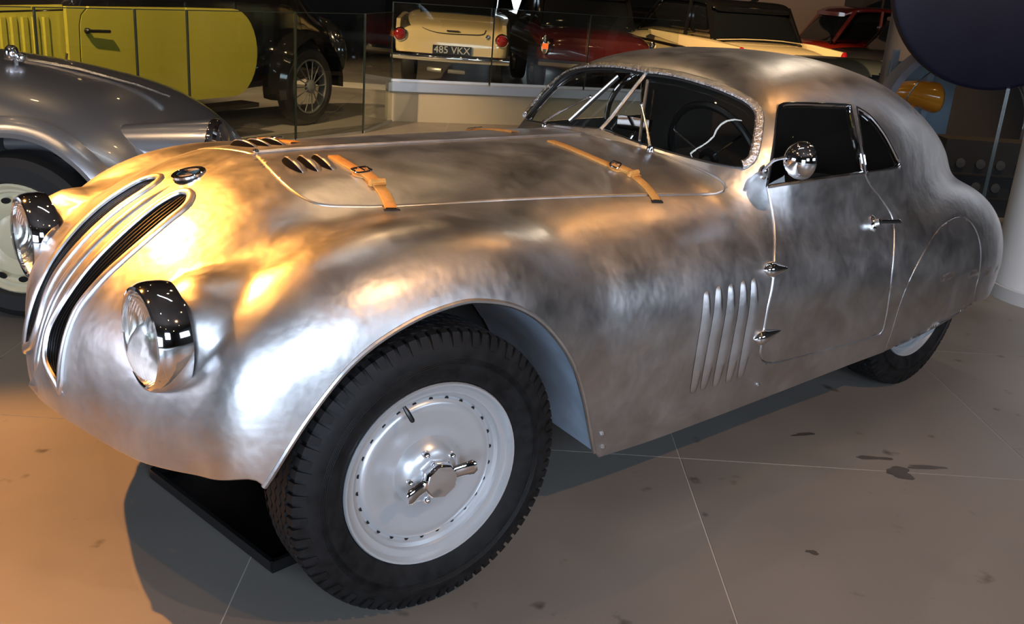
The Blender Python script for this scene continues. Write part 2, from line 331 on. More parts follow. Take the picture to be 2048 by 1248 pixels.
# panel outlines of the left half, in the flat chart of the skin
OUT = {
'lower': [(0,-0.07606),(0.00638,-0.07642),(0.01254,-0.07675),(0.01858,-0.07707),(0.02459,-0.07737),(0.03066,-0.07768),(0.03692,-0.078),(0.04345,-0.07833),(0.05036,-0.07869),(0.05778,-0.07909),(0.06581,-0.07952),(0.07157,-0.07984),(0.07765,-0.08019),(0.08402,-0.08056),(0.09065,-0.08094),(0.09751,-0.08134),(0.1045,-0.08174),(0.1117,-0.08215),(0.119,-0.08255),(0.1264,-0.08294),(0.1338,-0.08332),(0.1412,-0.08368),(0.1485,-0.08402),(0.1557,-0.08433),(0.1628,-0.08461),(0.1697,-0.08486),(0.177,-0.08509),(0.1844,-0.08532),(0.1919,-0.08552),(0.1993,-0.08571),(0.2067,-0.08587),(0.2141,-0.08602),(0.2214,-0.08614),(0.2286,-0.08624),(0.2357,-0.08632),(0.2427,-0.08637),(0.2495,-0.08639),(0.2561,-0.08638),(0.2625,-0.08635),(0.2686,-0.08629),(0.2768,-0.08615),(0.2847,-0.08595),(0.2921,-0.08571),(0.2992,-0.08542),(0.306,-0.08509),(0.3126,-0.08473),(0.319,-0.08435),(0.3253,-0.08395),(0.3315,-0.08353),(0.3376,-0.0831),(0.3452,-0.08242),(0.353,-0.08153),(0.3606,-0.08053),(0.3679,-0.07954),(0.3748,-0.07866),(0.3811,-0.07799),(0.3867,-0.07764),(0.3915,-0.07773),(0.3998,-0.0802),(0.4041,-0.08464),(0.4086,-0.08922),(0.4106,-0.08636),(0.4121,-0.08425),(0.4138,-0.0818),(0.4164,-0.07794),(0.4204,-0.07167),(0.422,-0.06922),(0.4237,-0.06647),(0.4255,-0.06345),(0.4275,-0.06021),(0.4295,-0.05678),(0.4317,-0.05318),(0.4338,-0.04947),(0.4361,-0.04566),(0.4384,-0.04178),(0.4406,-0.03788),(0.4429,-0.03397),(0.4452,-0.03009),(0.4474,-0.02628),(0.4496,-0.02256),(0.4517,-0.01898),(0.4537,-0.01556),(0.4556,-0.01234),(0.4579,-0.00861),(0.4601,-0.004956),(0.4623,-0.001375),(0.4645,0.002139),(0.4667,0.005591),(0.4688,0.008987),(0.4709,0.01233),(0.473,0.01563),(0.4751,0.0189),(0.4772,0.02213),(0.4793,0.02533),(0.4814,0.02851),(0.4835,0.03168),(0.4856,0.03484),(0.4881,0.0385),(0.4906,0.04211),(0.493,0.04567),(0.4954,0.0492),(0.4979,0.05269),(0.5004,0.05615),(0.5029,0.05958),(0.5054,0.06299),(0.508,0.06638),(0.5107,0.06976),(0.5135,0.07312),(0.5163,0.07649),(0.5191,0.07958),(0.5218,0.08264),(0.5246,0.08569),(0.5274,0.08872),(0.5304,0.09174),(0.5333,0.09476),(0.5364,0.09778),(0.5396,0.1008),(0.5429,0.1038),(0.5463,0.1069),(0.5499,0.11),(0.5536,0.1131),(0.5575,0.1162),(0.561,0.119),(0.5648,0.1219),(0.5686,0.1248),(0.5726,0.1277),(0.5768,0.1307),(0.5811,0.1338),(0.5855,0.1368),(0.5901,0.1399),(0.5947,0.1429),(0.5995,0.146),(0.6043,0.149),(0.6092,0.152),(0.6141,0.155),(0.6191,0.1579),(0.6241,0.1607),(0.6296,0.1637),(0.6353,0.1667),(0.6412,0.1697),(0.6473,0.1726),(0.6536,0.1756),(0.66,0.1785),(0.6664,0.1814),(0.6729,0.1842),(0.6794,0.1869),(0.6859,0.1895),(0.6924,0.192),(0.6987,0.1944),(0.7048,0.1966),(0.7107,0.1987),(0.7203,0.2018),(0.729,0.2043),(0.7372,0.2063),(0.745,0.2078),(0.7528,0.2089),(0.7608,0.2098),(0.7696,0.2106),(0.7793,0.2113),(0.7879,0.2118),(0.7971,0.2122),(0.8068,0.2125),(0.8169,0.2126),(0.8274,0.2126),(0.8382,0.2122),(0.8492,0.2116),(0.8603,0.2107),(0.8713,0.2094),(0.8822,0.2078),(0.8942,0.2054),(0.9063,0.2026),(0.9185,0.1992),(0.9308,0.1954),(0.9432,0.1911),(0.9557,0.1863),(0.9683,0.181),(0.981,0.1752),(0.9953,0.1692),(1.0105,0.1628),(1.0257,0.1557),(1.041,0.14795),(1.0562,0.13955),(1.0715,0.13051),(1.0867,0.12085),(1.1019,0.11059),(1.117,0.099752),(1.1322,0.088348),(1.1472,0.076414),(1.1622,0.06392),(1.1771,0.050789),(1.1919,0.036939),(1.2066,0.022281),(1.2212,0.006717),(1.2358,-0.0098597),(1.2502,-0.027564),(1.2645,-0.046518),(1.276,-0.063069),(1.2966,-0.086371),(1.3076,-0.10508),(1.3182,-0.12456),(1.3284,-0.14474),(1.3382,-0.16558),(1.3476,-0.18702),(1.3568,-0.20899),(1.3656,-0.23141),(1.374,-0.25419),(1.3822,-0.27722),(1.39,-0.30102),(1.3973,-0.32599),(1.4041,-0.35185),(1.4104,-0.37831),(1.4162,-0.40506),(1.4214,-0.43176),(1.4261,-0.45804),(1.4302,-0.48356),(1.4339,-0.50794),(1.4372,-0.53083),(1.4401,-0.55185),(1.4453,-0.59076),(1.449,-0.6218),(1.4522,-0.64867),(1.4551,-0.67493),(1.4582,-0.70432),(1.488,-0.78107),(1.5157,-0.79475),(1.5441,-0.80884),(1.5732,-0.82335),(1.6031,-0.83827),(1.6336,-0.8536),(1.665,-0.86934),(1.6971,-0.88549),(1.73,-0.90205),(1.7638,-0.919),(1.7983,-0.93635),(1.8338,-0.95408),(1.87,-0.97218),(1.9072,-0.99065),(1.9453,-1.0095),(1.9843,-1.0286),(2.0243,-1.0481),(2.0652,-1.0679),(2.1071,-1.088),(2.15,-1.1084),(2.194,-1.1291),(2.2391,-1.1502),(2.2852,-1.1718),(2.3326,-1.1937),(2.3812,-1.2161),(2.431,-1.239),(2.4821,-1.2625),(2.5346,-1.2865),(2.5886,-1.3111),(2.644,-1.3364),(2.7009,-1.3624),(2.7595,-1.3892),(2.8197,-1.4167),(2.8816,-1.445),(2.9453,-1.4741),(3.0108,-1.5041),(3.0781,-1.5348),(3.1473,-1.5662),(3.2185,-1.5985),(3.2916,-1.6316),(3.3669,-1.6655),(3.4443,-1.7003),(3.5239,-1.7361),(3.6058,-1.7727),(3.6901,-1.8103),(3.7769,-1.849),(3.8662,-1.8886),(3.9582,-1.9293),(4.0529,-1.9711),(4.1504,-2.0141),(4.2509,-2.0582),(4.3544,-2.1036),(4.4611,-2.1501),(4.571,-2.198),(4.6843,-2.2471),(4.8011,-2.2977),(4.9216,-2.3496),(5.0458,-2.403),(5.174,-2.458),(5.3063,-2.5146),(5.4427,-2.5729),(5.5836,-2.633),(5.7291,-2.6949),(5.8793,-2.7587),(6.0345,-2.8246),(6.1948,-2.8927),(6.3605,-2.9629),(6.5318,-3.0356),(6.7088,-3.1106),(6.8935,-3.1889),(7.0874,-3.2708),(7.2904,-3.3564),(7.5012,-3.4443),(7.7197,-3.5342),(7.9455,-3.6261),(8.1782,-3.7196),(8.4171,-3.8144),(8.6618,-3.9103),(8.9114,-4.007),(9.1652,-4.104),(9.4224,-4.2012),(9.6818,-4.2981),(9.9426,-4.3944),(10.203,-4.4899),(10.463,-4.584),(10.72,-4.6765),(11.079,-4.8044),(11.43,-4.929),(11.776,-5.0509),(12.119,-5.171),(12.461,-5.2902),(12.804,-5.4093),(13.151,-5.5293),(13.506,-5.6513),(13.872,-5.7765),(14.254,-5.9063),(14.656,-6.042),(15.083,-6.1851),(15.526,-6.3052),(15.99,-6.4317),(16.475,-6.5641),(16.98,-6.7022),(17.507,-6.8472),(18.057,-7.0001),(18.63,-7.1603),(19.225,-7.3269),(19.841,-7.4989),(20.475,-7.6749),(21.127,-7.8533),(21.792,-8.0322),(22.538,-8.2299),(23.31,-8.4334),(24.109,-8.6423),(24.935,-8.8563),(25.789,-9.0747),(26.67,-9.2969),(27.579,-9.5218),(28.514,-9.7479),(29.475,-9.9726),(30.46,-10.195),(31.472,-10.416),(32.605,-10.651),(33.756,-10.874),(34.937,-11.095),(36.158,-11.317),(37.429,-11.546),(38.766,-11.788),(40.183,-12.053),(41.704,-12.349),(43.354,-12.692),(45.168,-13.098),(45.931,-13.454),(46.606,-13.792),(47.29,-14.14),(48.002,-14.503),(48.742,-14.883),(49.509,-15.279),(50.303,-15.691),(51.123,-16.12),(51.969,-16.566),(52.841,-17.029),(53.736,-17.51),(54.656,-18.008),(55.597,-18.523),(56.56,-19.055),(57.543,-19.605),(58.545,-20.172),(59.565,-20.757),(60.6,-21.358),(61.65,-21.976),(62.712,-22.611),(63.785,-23.262),(64.867,-23.929),(65.955,-24.612),(67.049,-25.309),(68.145,-26.021),(69.242,-26.748),(70.337,-27.487),(71.427,-28.24),(72.51,-29.004),(74.071,-30.138),(75.629,-31.308),(77.186,-32.517),(78.744,-33.77),(80.308,-35.071),(81.88,-36.424),(83.465,-37.833),(85.064,-39.304),(86.682,-40.842),(88.322,-42.453),(89.988,-44.142),(91.682,-45.917),(93.408,-47.782),(95.17,-49.746),(96.969,-51.814),(98.809,-53.995),(100.69,-56.294),(102.62,-58.718),(104.6,-61.275),(106.62,-63.97),(109.2,-67.524),(111.82,-71.276),(114.47,-75.243),(117.14,-79.439),(119.81,-83.884),(122.47,-88.597),(125.09,-93.6),(127.66,-98.92),(130.14,-104.58),(132.49,-110.62),(134.69,-117.06),(136.66,-123.95),(138.36,-131.31),(139.7,-139.18),(140.6,-147.6),(140.94,-156.6),(140.53,-166.77),(139.2,-177.44),(136.81,-188.56),(133.23,-200.05),(128.32,-211.77),(121.98,-223.59),(114.11,-235.31),(104.63,-246.7),(93.545,-257.51),(80.881,-267.45),(66.751,-276.27),(51.332,-283.69),(34.865,-289.5),(17.645,-293.54),(0,-295.72)],
'arch': [(0.4086,-0.08922),(0.4106,-0.08636),(0.4121,-0.08425),(0.4138,-0.0818),(0.4164,-0.07794),(0.4204,-0.07167),(0.422,-0.06922),(0.4237,-0.06647),(0.4255,-0.06345),(0.4275,-0.06021),(0.4295,-0.05678),(0.4317,-0.05318),(0.4338,-0.04947),(0.4361,-0.04566),(0.4384,-0.04178),(0.4406,-0.03788),(0.4429,-0.03397),(0.4452,-0.03009),(0.4474,-0.02628),(0.4496,-0.02256),(0.4517,-0.01898),(0.4537,-0.01556),(0.4556,-0.01234),(0.4579,-0.00861),(0.4601,-0.004956),(0.4623,-0.001375),(0.4645,0.002139),(0.4667,0.005591),(0.4688,0.008987),(0.4709,0.01233),(0.473,0.01563),(0.4751,0.0189),(0.4772,0.02213),(0.4793,0.02533),(0.4814,0.02851),(0.4835,0.03168),(0.4856,0.03484),(0.4881,0.0385),(0.4906,0.04211),(0.493,0.04567),(0.4954,0.0492),(0.4979,0.05269),(0.5004,0.05615),(0.5029,0.05958),(0.5054,0.06299),(0.508,0.06638),(0.5107,0.06976),(0.5135,0.07312),(0.5163,0.07649),(0.5191,0.07958),(0.5218,0.08264),(0.5246,0.08569),(0.5274,0.08872),(0.5304,0.09174),(0.5333,0.09476),(0.5364,0.09778),(0.5396,0.1008),(0.5429,0.1038),(0.5463,0.1069),(0.5499,0.11),(0.5536,0.1131),(0.5575,0.1162),(0.561,0.119),(0.5648,0.1219),(0.5686,0.1248),(0.5726,0.1277),(0.5768,0.1307),(0.5811,0.1338),(0.5855,0.1368),(0.5901,0.1399),(0.5947,0.1429),(0.5995,0.146),(0.6043,0.149),(0.6092,0.152),(0.6141,0.155),(0.6191,0.1579),(0.6241,0.1607),(0.6296,0.1637),(0.6353,0.1667),(0.6412,0.1697),(0.6473,0.1726),(0.6536,0.1756),(0.66,0.1785),(0.6664,0.1814),(0.6729,0.1842),(0.6794,0.1869),(0.6859,0.1895),(0.6924,0.192),(0.6987,0.1944),(0.7048,0.1966),(0.7107,0.1987),(0.7203,0.2018),(0.729,0.2043),(0.7372,0.2063),(0.745,0.2078),(0.7528,0.2089),(0.7608,0.2098),(0.7696,0.2106),(0.7793,0.2113),(0.7879,0.2118),(0.7971,0.2122),(0.8068,0.2125),(0.8169,0.2126),(0.8274,0.2126),(0.8382,0.2122),(0.8492,0.2116),(0.8603,0.2107),(0.8713,0.2094),(0.8822,0.2078),(0.8942,0.2054),(0.9063,0.2026),(0.9185,0.1992),(0.9308,0.1954),(0.9432,0.1911),(0.9557,0.1863),(0.9683,0.181),(0.981,0.1752),(0.9953,0.1692),(1.0105,0.1628),(1.0257,0.1557),(1.041,0.14795),(1.0562,0.13955),(1.0715,0.13051),(1.0867,0.12085),(1.1019,0.11059),(1.117,0.099752),(1.1322,0.088348),(1.1472,0.076414),(1.1622,0.06392),(1.1771,0.050789),(1.1919,0.036939),(1.2066,0.022281),(1.2212,0.006717),(1.2358,-0.0098597),(1.2502,-0.027564),(1.2645,-0.046518),(1.276,-0.063069),(1.2966,-0.086371),(1.3076,-0.10508),(1.3182,-0.12456),(1.3284,-0.14474),(1.3382,-0.16558),(1.3476,-0.18702),(1.3568,-0.20899),(1.3656,-0.23141),(1.374,-0.25419),(1.3822,-0.27722),(1.39,-0.30102),(1.3973,-0.32599),(1.4041,-0.35185),(1.4104,-0.37831),(1.4162,-0.40506),(1.4214,-0.43176),(1.4261,-0.45804),(1.4302,-0.48356),(1.4339,-0.50794),(1.4372,-0.53083),(1.4401,-0.55185),(1.4453,-0.59076),(1.449,-0.6218),(1.4522,-0.64867),(1.4551,-0.67493),(1.4582,-0.70432)],
'rock': [(1.488,-0.78107),(1.5157,-0.79475),(1.5441,-0.80884),(1.5732,-0.82335),(1.6031,-0.83827),(1.6336,-0.8536),(1.665,-0.86934),(1.6971,-0.88549),(1.73,-0.90205),(1.7638,-0.919),(1.7983,-0.93635),(1.8338,-0.95408),(1.87,-0.97218),(1.9072,-0.99065),(1.9453,-1.0095),(1.9843,-1.0286),(2.0243,-1.0481),(2.0652,-1.0679),(2.1071,-1.088),(2.15,-1.1084),(2.194,-1.1291),(2.2391,-1.1502),(2.2852,-1.1718),(2.3326,-1.1937),(2.3812,-1.2161),(2.431,-1.239),(2.4821,-1.2625),(2.5346,-1.2865),(2.5886,-1.3111),(2.644,-1.3364),(2.7009,-1.3624),(2.7595,-1.3892),(2.8197,-1.4167),(2.8816,-1.445),(2.9453,-1.4741),(3.0108,-1.5041),(3.0781,-1.5348),(3.1473,-1.5662),(3.2185,-1.5985),(3.2916,-1.6316),(3.3669,-1.6655),(3.4443,-1.7003),(3.5239,-1.7361),(3.6058,-1.7727),(3.6901,-1.8103),(3.7769,-1.849),(3.8662,-1.8886),(3.9582,-1.9293),(4.0529,-1.9711),(4.1504,-2.0141),(4.2509,-2.0582),(4.3544,-2.1036),(4.4611,-2.1501),(4.571,-2.198),(4.6843,-2.2471),(4.8011,-2.2977),(4.9216,-2.3496),(5.0458,-2.403),(5.174,-2.458),(5.3063,-2.5146),(5.4427,-2.5729),(5.5836,-2.633),(5.7291,-2.6949),(5.8793,-2.7587),(6.0345,-2.8246),(6.1948,-2.8927),(6.3605,-2.9629),(6.5318,-3.0356),(6.7088,-3.1106),(6.8935,-3.1889),(7.0874,-3.2708),(7.2904,-3.3564),(7.5012,-3.4443),(7.7197,-3.5342),(7.9455,-3.6261),(8.1782,-3.7196),(8.4171,-3.8144),(8.6618,-3.9103),(8.9114,-4.007),(9.1652,-4.104),(9.4224,-4.2012),(9.6818,-4.2981),(9.9426,-4.3944),(10.203,-4.4899),(10.463,-4.584),(10.72,-4.6765),(11.079,-4.8044),(11.43,-4.929),(11.776,-5.0509),(12.119,-5.171),(12.461,-5.2902),(12.804,-5.4093),(13.151,-5.5293),(13.506,-5.6513),(13.872,-5.7765),(14.254,-5.9063),(14.656,-6.042),(15.083,-6.1851)],
'bonnet': [(0,0.4528),(0.000881,0.4457),(0.03192,0.4387),(0.05914,0.432),(0.08321,0.4255),(0.1048,0.4193),(0.1242,0.4134),(0.1418,0.4078),(0.1578,0.4025),(0.1724,0.3976),(0.1857,0.393),(0.1978,0.3888),(0.2088,0.385),(0.2186,0.3815),(0.2327,0.3767),(0.2449,0.3726),(0.2558,0.3691),(0.2655,0.3661),(0.2744,0.3635),(0.2828,0.3613),(0.2908,0.3594),(0.2986,0.3578),(0.3072,0.3562),(0.315,0.355),(0.3223,0.3543),(0.3293,0.354),(0.3363,0.3542),(0.3435,0.3551),(0.3509,0.3566),(0.3563,0.3581),(0.3616,0.3599),(0.3669,0.3619),(0.3724,0.3643),(0.3781,0.367),(0.384,0.37),(0.3904,0.3735),(0.3972,0.3774),(0.4046,0.3816),(0.4128,0.3864),(0.4182,0.3895),(0.4236,0.3927),(0.429,0.396),(0.4346,0.3994),(0.4404,0.4029),(0.4465,0.4066),(0.4528,0.4105),(0.4595,0.4147),(0.4666,0.4193),(0.4743,0.4241),(0.4825,0.4295),(0.4914,0.4352),(0.5011,0.4416),(0.5116,0.4485),(0.5232,0.4561),(0.5359,0.4645),(0.5425,0.4689),(0.5495,0.4736),(0.5568,0.4785),(0.5644,0.4837),(0.5725,0.4892),(0.5808,0.495),(0.5896,0.501),(0.5987,0.5073),(0.6081,0.5139),(0.618,0.5208),(0.6282,0.528),(0.6388,0.5356),(0.6498,0.5434),(0.6611,0.5515),(0.6729,0.56),(0.685,0.5687),(0.6976,0.5778),(0.7105,0.5872),(0.7238,0.5969),(0.7375,0.6069),(0.7515,0.6172),(0.766,0.6277),(0.78,0.6379),(0.7935,0.6476),(0.8073,0.6575),(0.8213,0.6674),(0.8356,0.6775),(0.85,0.6877),(0.8647,0.6979),(0.8795,0.7082),(0.8944,0.7184),(0.9095,0.7287),(0.9246,0.7389),(0.94,0.7491),(0.9556,0.7595),(0.9715,0.77),(0.9877,0.7806),(1.0043,0.79144),(1.0212,0.80248),(1.0385,0.81371),(1.0561,0.82514),(1.0741,0.83678),(1.0925,0.84864),(1.1113,0.8607),(1.1305,0.87298),(1.1501,0.88549),(1.1701,0.89822),(1.1906,0.91118),(1.2115,0.92438),(1.2329,0.93781),(1.2547,0.95148),(1.277,0.96541),(1.2998,0.97958),(1.3231,0.99401),(1.3469,1.0087),(1.3713,1.0236),(1.3962,1.0389),(1.4217,1.0544),(1.4478,1.0701),(1.4744,1.0862),(1.5017,1.1026),(1.5295,1.1192),(1.5581,1.1361),(1.5873,1.1534),(1.6171,1.1709),(1.6477,1.1888),(1.6793,1.2072),(1.7124,1.2263),(1.747,1.2461),(1.7831,1.2666),(1.8206,1.2878),(1.8596,1.3097),(1.9,1.3323),(1.9418,1.3555),(1.9851,1.3793),(2.0297,1.4038),(2.0756,1.4289),(2.1229,1.4546),(2.1714,1.4808),(2.221,1.5075),(2.2718,1.5347),(2.3236,1.5623),(2.3763,1.5903),(2.4299,1.6186),(2.4842,1.6472),(2.5391,1.676),(2.5944,1.7049),(2.6501,1.7341),(2.7062,1.7636),(2.7625,1.7932),(2.8187,1.8228),(2.8747,1.8523),(2.93,1.8815),(2.9846,1.9104),(3.038,1.9388),(3.09,1.9664),(3.1402,1.9932),(3.1883,2.019),(3.2335,2.043),(3.4132,2.1285),(3.5144,2.1709),(3.5676,2.1935),(3.5938,2.2071),(3.6126,2.2202),(3.6432,2.2403),(3.7319,2.3128),(3.7594,2.3837),(3.7408,2.4626),(3.6708,2.5452),(3.6309,2.5779),(3.5858,2.6111),(3.5319,2.6461),(3.4656,2.685),(3.3835,2.7302),(3.3405,2.7537),(3.2944,2.7793),(3.2453,2.8071),(3.1931,2.8371),(3.1378,2.8693),(3.0791,2.9037),(3.017,2.9403),(2.9512,2.9791),(2.8815,3.0201),(2.8077,3.0633),(2.7293,3.1083),(2.6745,3.1392),(2.6148,3.1724),(2.5503,3.2076),(2.4812,3.2448),(2.4078,3.2836),(2.3301,3.3237),(2.2486,3.3648),(2.1634,3.4065),(2.0751,3.4483),(1.9841,3.4898),(1.891,3.5306),(1.7966,3.5701),(1.7018,3.608),(1.6076,3.6438),(1.515,3.6771),(1.4254,3.7075),(1.3402,3.7349),(1.1896,3.7788),(1.0496,3.8144),(0.91965,3.8425),(0.79888,3.8638),(0.68585,3.8792),(0.5788,3.8893),(0.47567,3.8946),(0.37424,3.8954),(0.27229,3.8916),(0.15353,3.8752),(0.075067,3.8341),(0.028549,3.7761),(0.0053437,3.714),(0.034748,3.6517),(0.067315,3.5926),(0,3.541)],
'screen': [(0,4.1933),(0.21924,4.1779),(0.3689,4.1577),(0.51564,4.1328),(0.65892,4.1035),(0.7983,4.0704),(0.93344,4.034),(1.0641,3.9949),(1.1901,3.9536),(1.3113,3.9106),(1.4278,3.8664),(1.5397,3.8215),(1.647,3.7762),(1.75,3.731),(1.8488,3.6861),(1.9436,3.6419),(2.0348,3.5987),(2.1184,3.5584),(2.2006,3.5184),(2.2812,3.4787),(2.3598,3.4398),(2.4365,3.4018),(2.5109,3.365),(2.5831,3.3296),(2.6529,3.2957),(2.7204,3.2635),(2.7854,3.2331),(2.8479,3.2045),(2.908,3.1779),(2.9655,3.1532),(3.0204,3.1304),(3.0727,3.1096),(3.1222,3.0907),(3.1689,3.0736),(3.2434,3.0483),(3.3135,3.0268),(3.3796,3.0089),(3.442,2.9941),(3.5009,2.9823),(3.5567,2.9733),(3.6093,2.9667),(3.6589,2.9623),(3.7056,2.9598),(3.7493,2.959),(3.8391,2.9624),(3.9035,2.9725),(3.9526,2.9904),(3.9976,3.0182),(4.053,3.067),(4.093,3.1311),(4.1169,3.2239),(4.1217,3.2851),(4.1212,3.3558),(4.1164,3.4345),(4.1082,3.5196),(4.0977,3.6093),(4.0859,3.702),(4.0745,3.7888),(4.0611,3.8863),(4.0461,3.9909),(4.0295,4.0983),(4.011,4.2025),(3.9912,4.2986),(3.9703,4.3808),(3.92,4.5157),(3.8629,4.6013),(3.7904,4.6772),(3.7294,4.7374),(3.6637,4.7911),(3.5811,4.8425),(3.4693,4.897),(3.407,4.9242),(3.3371,4.9536),(3.2605,4.9853),(3.1782,5.0189),(3.0912,5.0543),(3.0005,5.0909),(2.9071,5.1282),(2.8122,5.1656),(2.7169,5.2022),(2.6282,5.235),(2.5338,5.2688),(2.4346,5.3034),(2.3318,5.3384),(2.2264,5.3736),(2.1197,5.4084),(2.0132,5.4423),(1.9085,5.4749),(1.8073,5.5056),(1.7116,5.5338),(1.5674,5.5743),(1.4387,5.6075),(1.3193,5.6348),(1.2023,5.6581),(1.0796,5.6789),(0.94271,5.6985),(0.82988,5.7116),(0.71228,5.7218),(0.59052,5.7292),(0.46528,5.7341),(0.33733,5.7364),(0.20752,5.7364),(0.076761,5.7342),(0,5.7302)],
'belt': [(4.6876,2.7237),(4.7632,2.7621),(4.8362,2.7997),(4.908,2.837),(4.9801,2.8746),(5.0538,2.9129),(5.1321,2.9536),(5.2184,2.9987),(5.3176,3.0512),(5.4376,3.1165),(5.5855,3.1989),(5.7598,3.2961),(5.8638,3.3543),(5.9772,3.4179),(6.1005,3.4873),(6.2343,3.5628),(6.3789,3.6447),(6.5348,3.7334),(6.7026,3.8294),(6.8835,3.9334),(7.0785,4.0462),(7.2863,4.1669),(7.5049,4.294),(7.7342,4.4274),(7.974,4.567),(8.224,4.7126),(8.4838,4.8641),(8.7533,5.0213),(9.032,5.184),(9.3195,5.352),(9.6149,5.5249),(9.9176,5.7022),(10.226,5.8831)],
'win': [(10.226,5.8831),(10.097,5.9895),(9.9723,6.097),(9.8531,6.206),(9.7389,6.3164),(9.6296,6.4287),(9.5252,6.5429),(9.4254,6.6592),(9.3301,6.7779),(9.2391,6.8989),(9.1524,7.0226),(9.0696,7.1489),(8.9906,7.278),(8.9084,7.4222),(8.8303,7.5706),(8.756,7.7243),(8.6855,7.8844),(8.6186,8.052),(8.5553,8.2286),(8.4954,8.4158),(8.4389,8.6154),(8.3858,8.8298),(8.336,9.0614),(8.2894,9.3135),(8.0379,9.058),(7.7942,8.8106),(7.5586,8.5716),(7.3319,8.3416),(7.1158,8.124),(6.9102,7.9185),(6.715,7.7242),(6.5297,7.5401),(6.3542,7.3655),(6.1883,7.1997),(6.0097,7.0206),(5.8338,6.8438),(5.6636,6.672),(5.5027,6.5102),(5.3532,6.3609),(5.2166,6.225),(5.0947,6.1043),(4.9885,5.9994),(4.899,5.9102),(4.7168,5.7284),(4.6143,5.6115),(4.5394,5.4866),(4.459,5.336),(4.4299,5.0328),(4.43,4.937),(4.4331,4.8315),(4.4384,4.7189),(4.4457,4.6016),(4.4542,4.4814),(4.4641,4.361),(4.4763,4.2441),(4.4899,4.1309),(4.5042,4.0213),(4.5183,3.9155),(4.5314,3.8139),(4.5413,3.7353),(4.5513,3.656),(4.5613,3.5761),(4.5713,3.4959),(4.5814,3.4155),(4.5915,3.3351),(4.602,3.2553),(4.6129,3.1761),(4.6241,3.0978),(4.6359,3.0205),(4.648,2.9443),(4.6607,2.8693),(4.6739,2.7957),(4.6876,2.7237)],
'door': [(4.6876,2.7237),(4.7342,2.6607),(4.782,2.5969),(4.8292,2.5314),(4.8749,2.4642),(4.9181,2.3954),(4.9581,2.3251),(4.9939,2.2537),(5.0248,2.1814),(5.0499,2.1086),(5.0715,2.0296),(5.0873,1.9551),(5.0978,1.8826),(5.1033,1.8095),(5.1033,1.7335),(5.0973,1.6519),(5.0841,1.5626),(5.0628,1.4635),(5.0451,1.3968),(5.024,1.326),(5.0002,1.2524),(4.9736,1.1772),(4.948,1.1017),(4.9239,1.0266),(4.9014,0.95248),(4.8807,0.87998),(4.8619,0.80958),(4.8448,0.74174),(4.8293,0.67694),(4.8153,0.61567),(4.8023,0.55844),(4.7859,0.48958),(4.7694,0.42537),(4.7527,0.36478),(4.736,0.30683),(4.7196,0.25052),(4.7037,0.19485),(4.689,0.13879),(4.6758,0.081271),(4.6648,0.021176),(4.6567,-0.042699),(4.6511,-0.10587),(4.6463,-0.17423),(4.6414,-0.24621),(4.6357,-0.32011),(4.6293,-0.39455),(4.6226,-0.46818),(4.6157,-0.53959),(4.6089,-0.60739),(4.6026,-0.67016),(4.5969,-0.72644),(4.5924,-0.7748),(4.5814,-0.89012),(4.5805,-0.94774),(4.5924,-0.99947),(4.6332,-1.091),(4.7099,-1.1768),(4.8372,-1.2672),(5.006,-1.3586),(5.0857,-1.4026),(5.1807,-1.4452),(5.4549,-1.5389),(5.5488,-1.5695),(5.6584,-1.6048),(5.7832,-1.6448),(5.9228,-1.6893),(6.0766,-1.7382),(6.2442,-1.7915),(6.4248,-1.8489),(6.6177,-1.9103),(6.8218,-1.9753),(7.036,-2.0436),(7.2589,-2.1149),(7.4881,-2.188),(7.72,-2.2611),(7.9522,-2.3334),(8.1824,-2.4044),(8.4198,-2.4769),(8.6743,-2.554),(8.9446,-2.635),(9.2292,-2.7193),(9.5261,-2.8064),(9.8332,-2.8953),(10.148,-2.9853),(10.468,-3.0756),(10.789,-3.1652),(11.108,-3.253),(11.421,-3.3381),(11.724,-3.4191),(12.011,-3.4948),(12.277,-3.5638),(12.516,-3.6248),(13.323,-3.8192),(13.671,-3.8766),(13.898,-3.8717),(14.124,-3.751),(14.205,-3.56),(14.231,-3.3113),(14.262,-3.0821),(14.293,-2.847),(14.318,-2.5815),(14.333,-2.2628),(14.336,-2.0778),(14.337,-1.8779),(14.336,-1.6662),(14.334,-1.4457),(14.331,-1.2192),(14.325,-0.98953),(14.318,-0.7593),(13.99,-0.43646),(13.987,-0.22375),(13.988,-0.018925),(13.994,0.18192),(14.005,0.38365),(14.023,0.58571),(14.047,0.78763),(14.078,0.98897),(14.115,1.1893),(14.158,1.3882),(14.206,1.5851),(14.258,1.7795),(14.313,1.9705),(14.384,2.2101),(14.458,2.4542),(14.532,2.7001),(14.602,2.9443),(14.665,3.183),(14.717,3.4118),(14.754,3.6258),(14.892,3.841),(14.888,4.1514),(14.818,4.3719),(14.686,4.5542),(14.483,4.7491),(14.293,4.8926),(14.055,5.0297),(13.78,5.1552),(13.483,5.2651),(13.177,5.3576),(12.879,5.4325),(12.523,5.4967),(12.159,5.5359),(11.802,5.5597),(11.473,5.5809),(11.186,5.6118),(10.894,5.6692),(10.654,5.7393),(10.439,5.8137),(10.226,5.8831)],
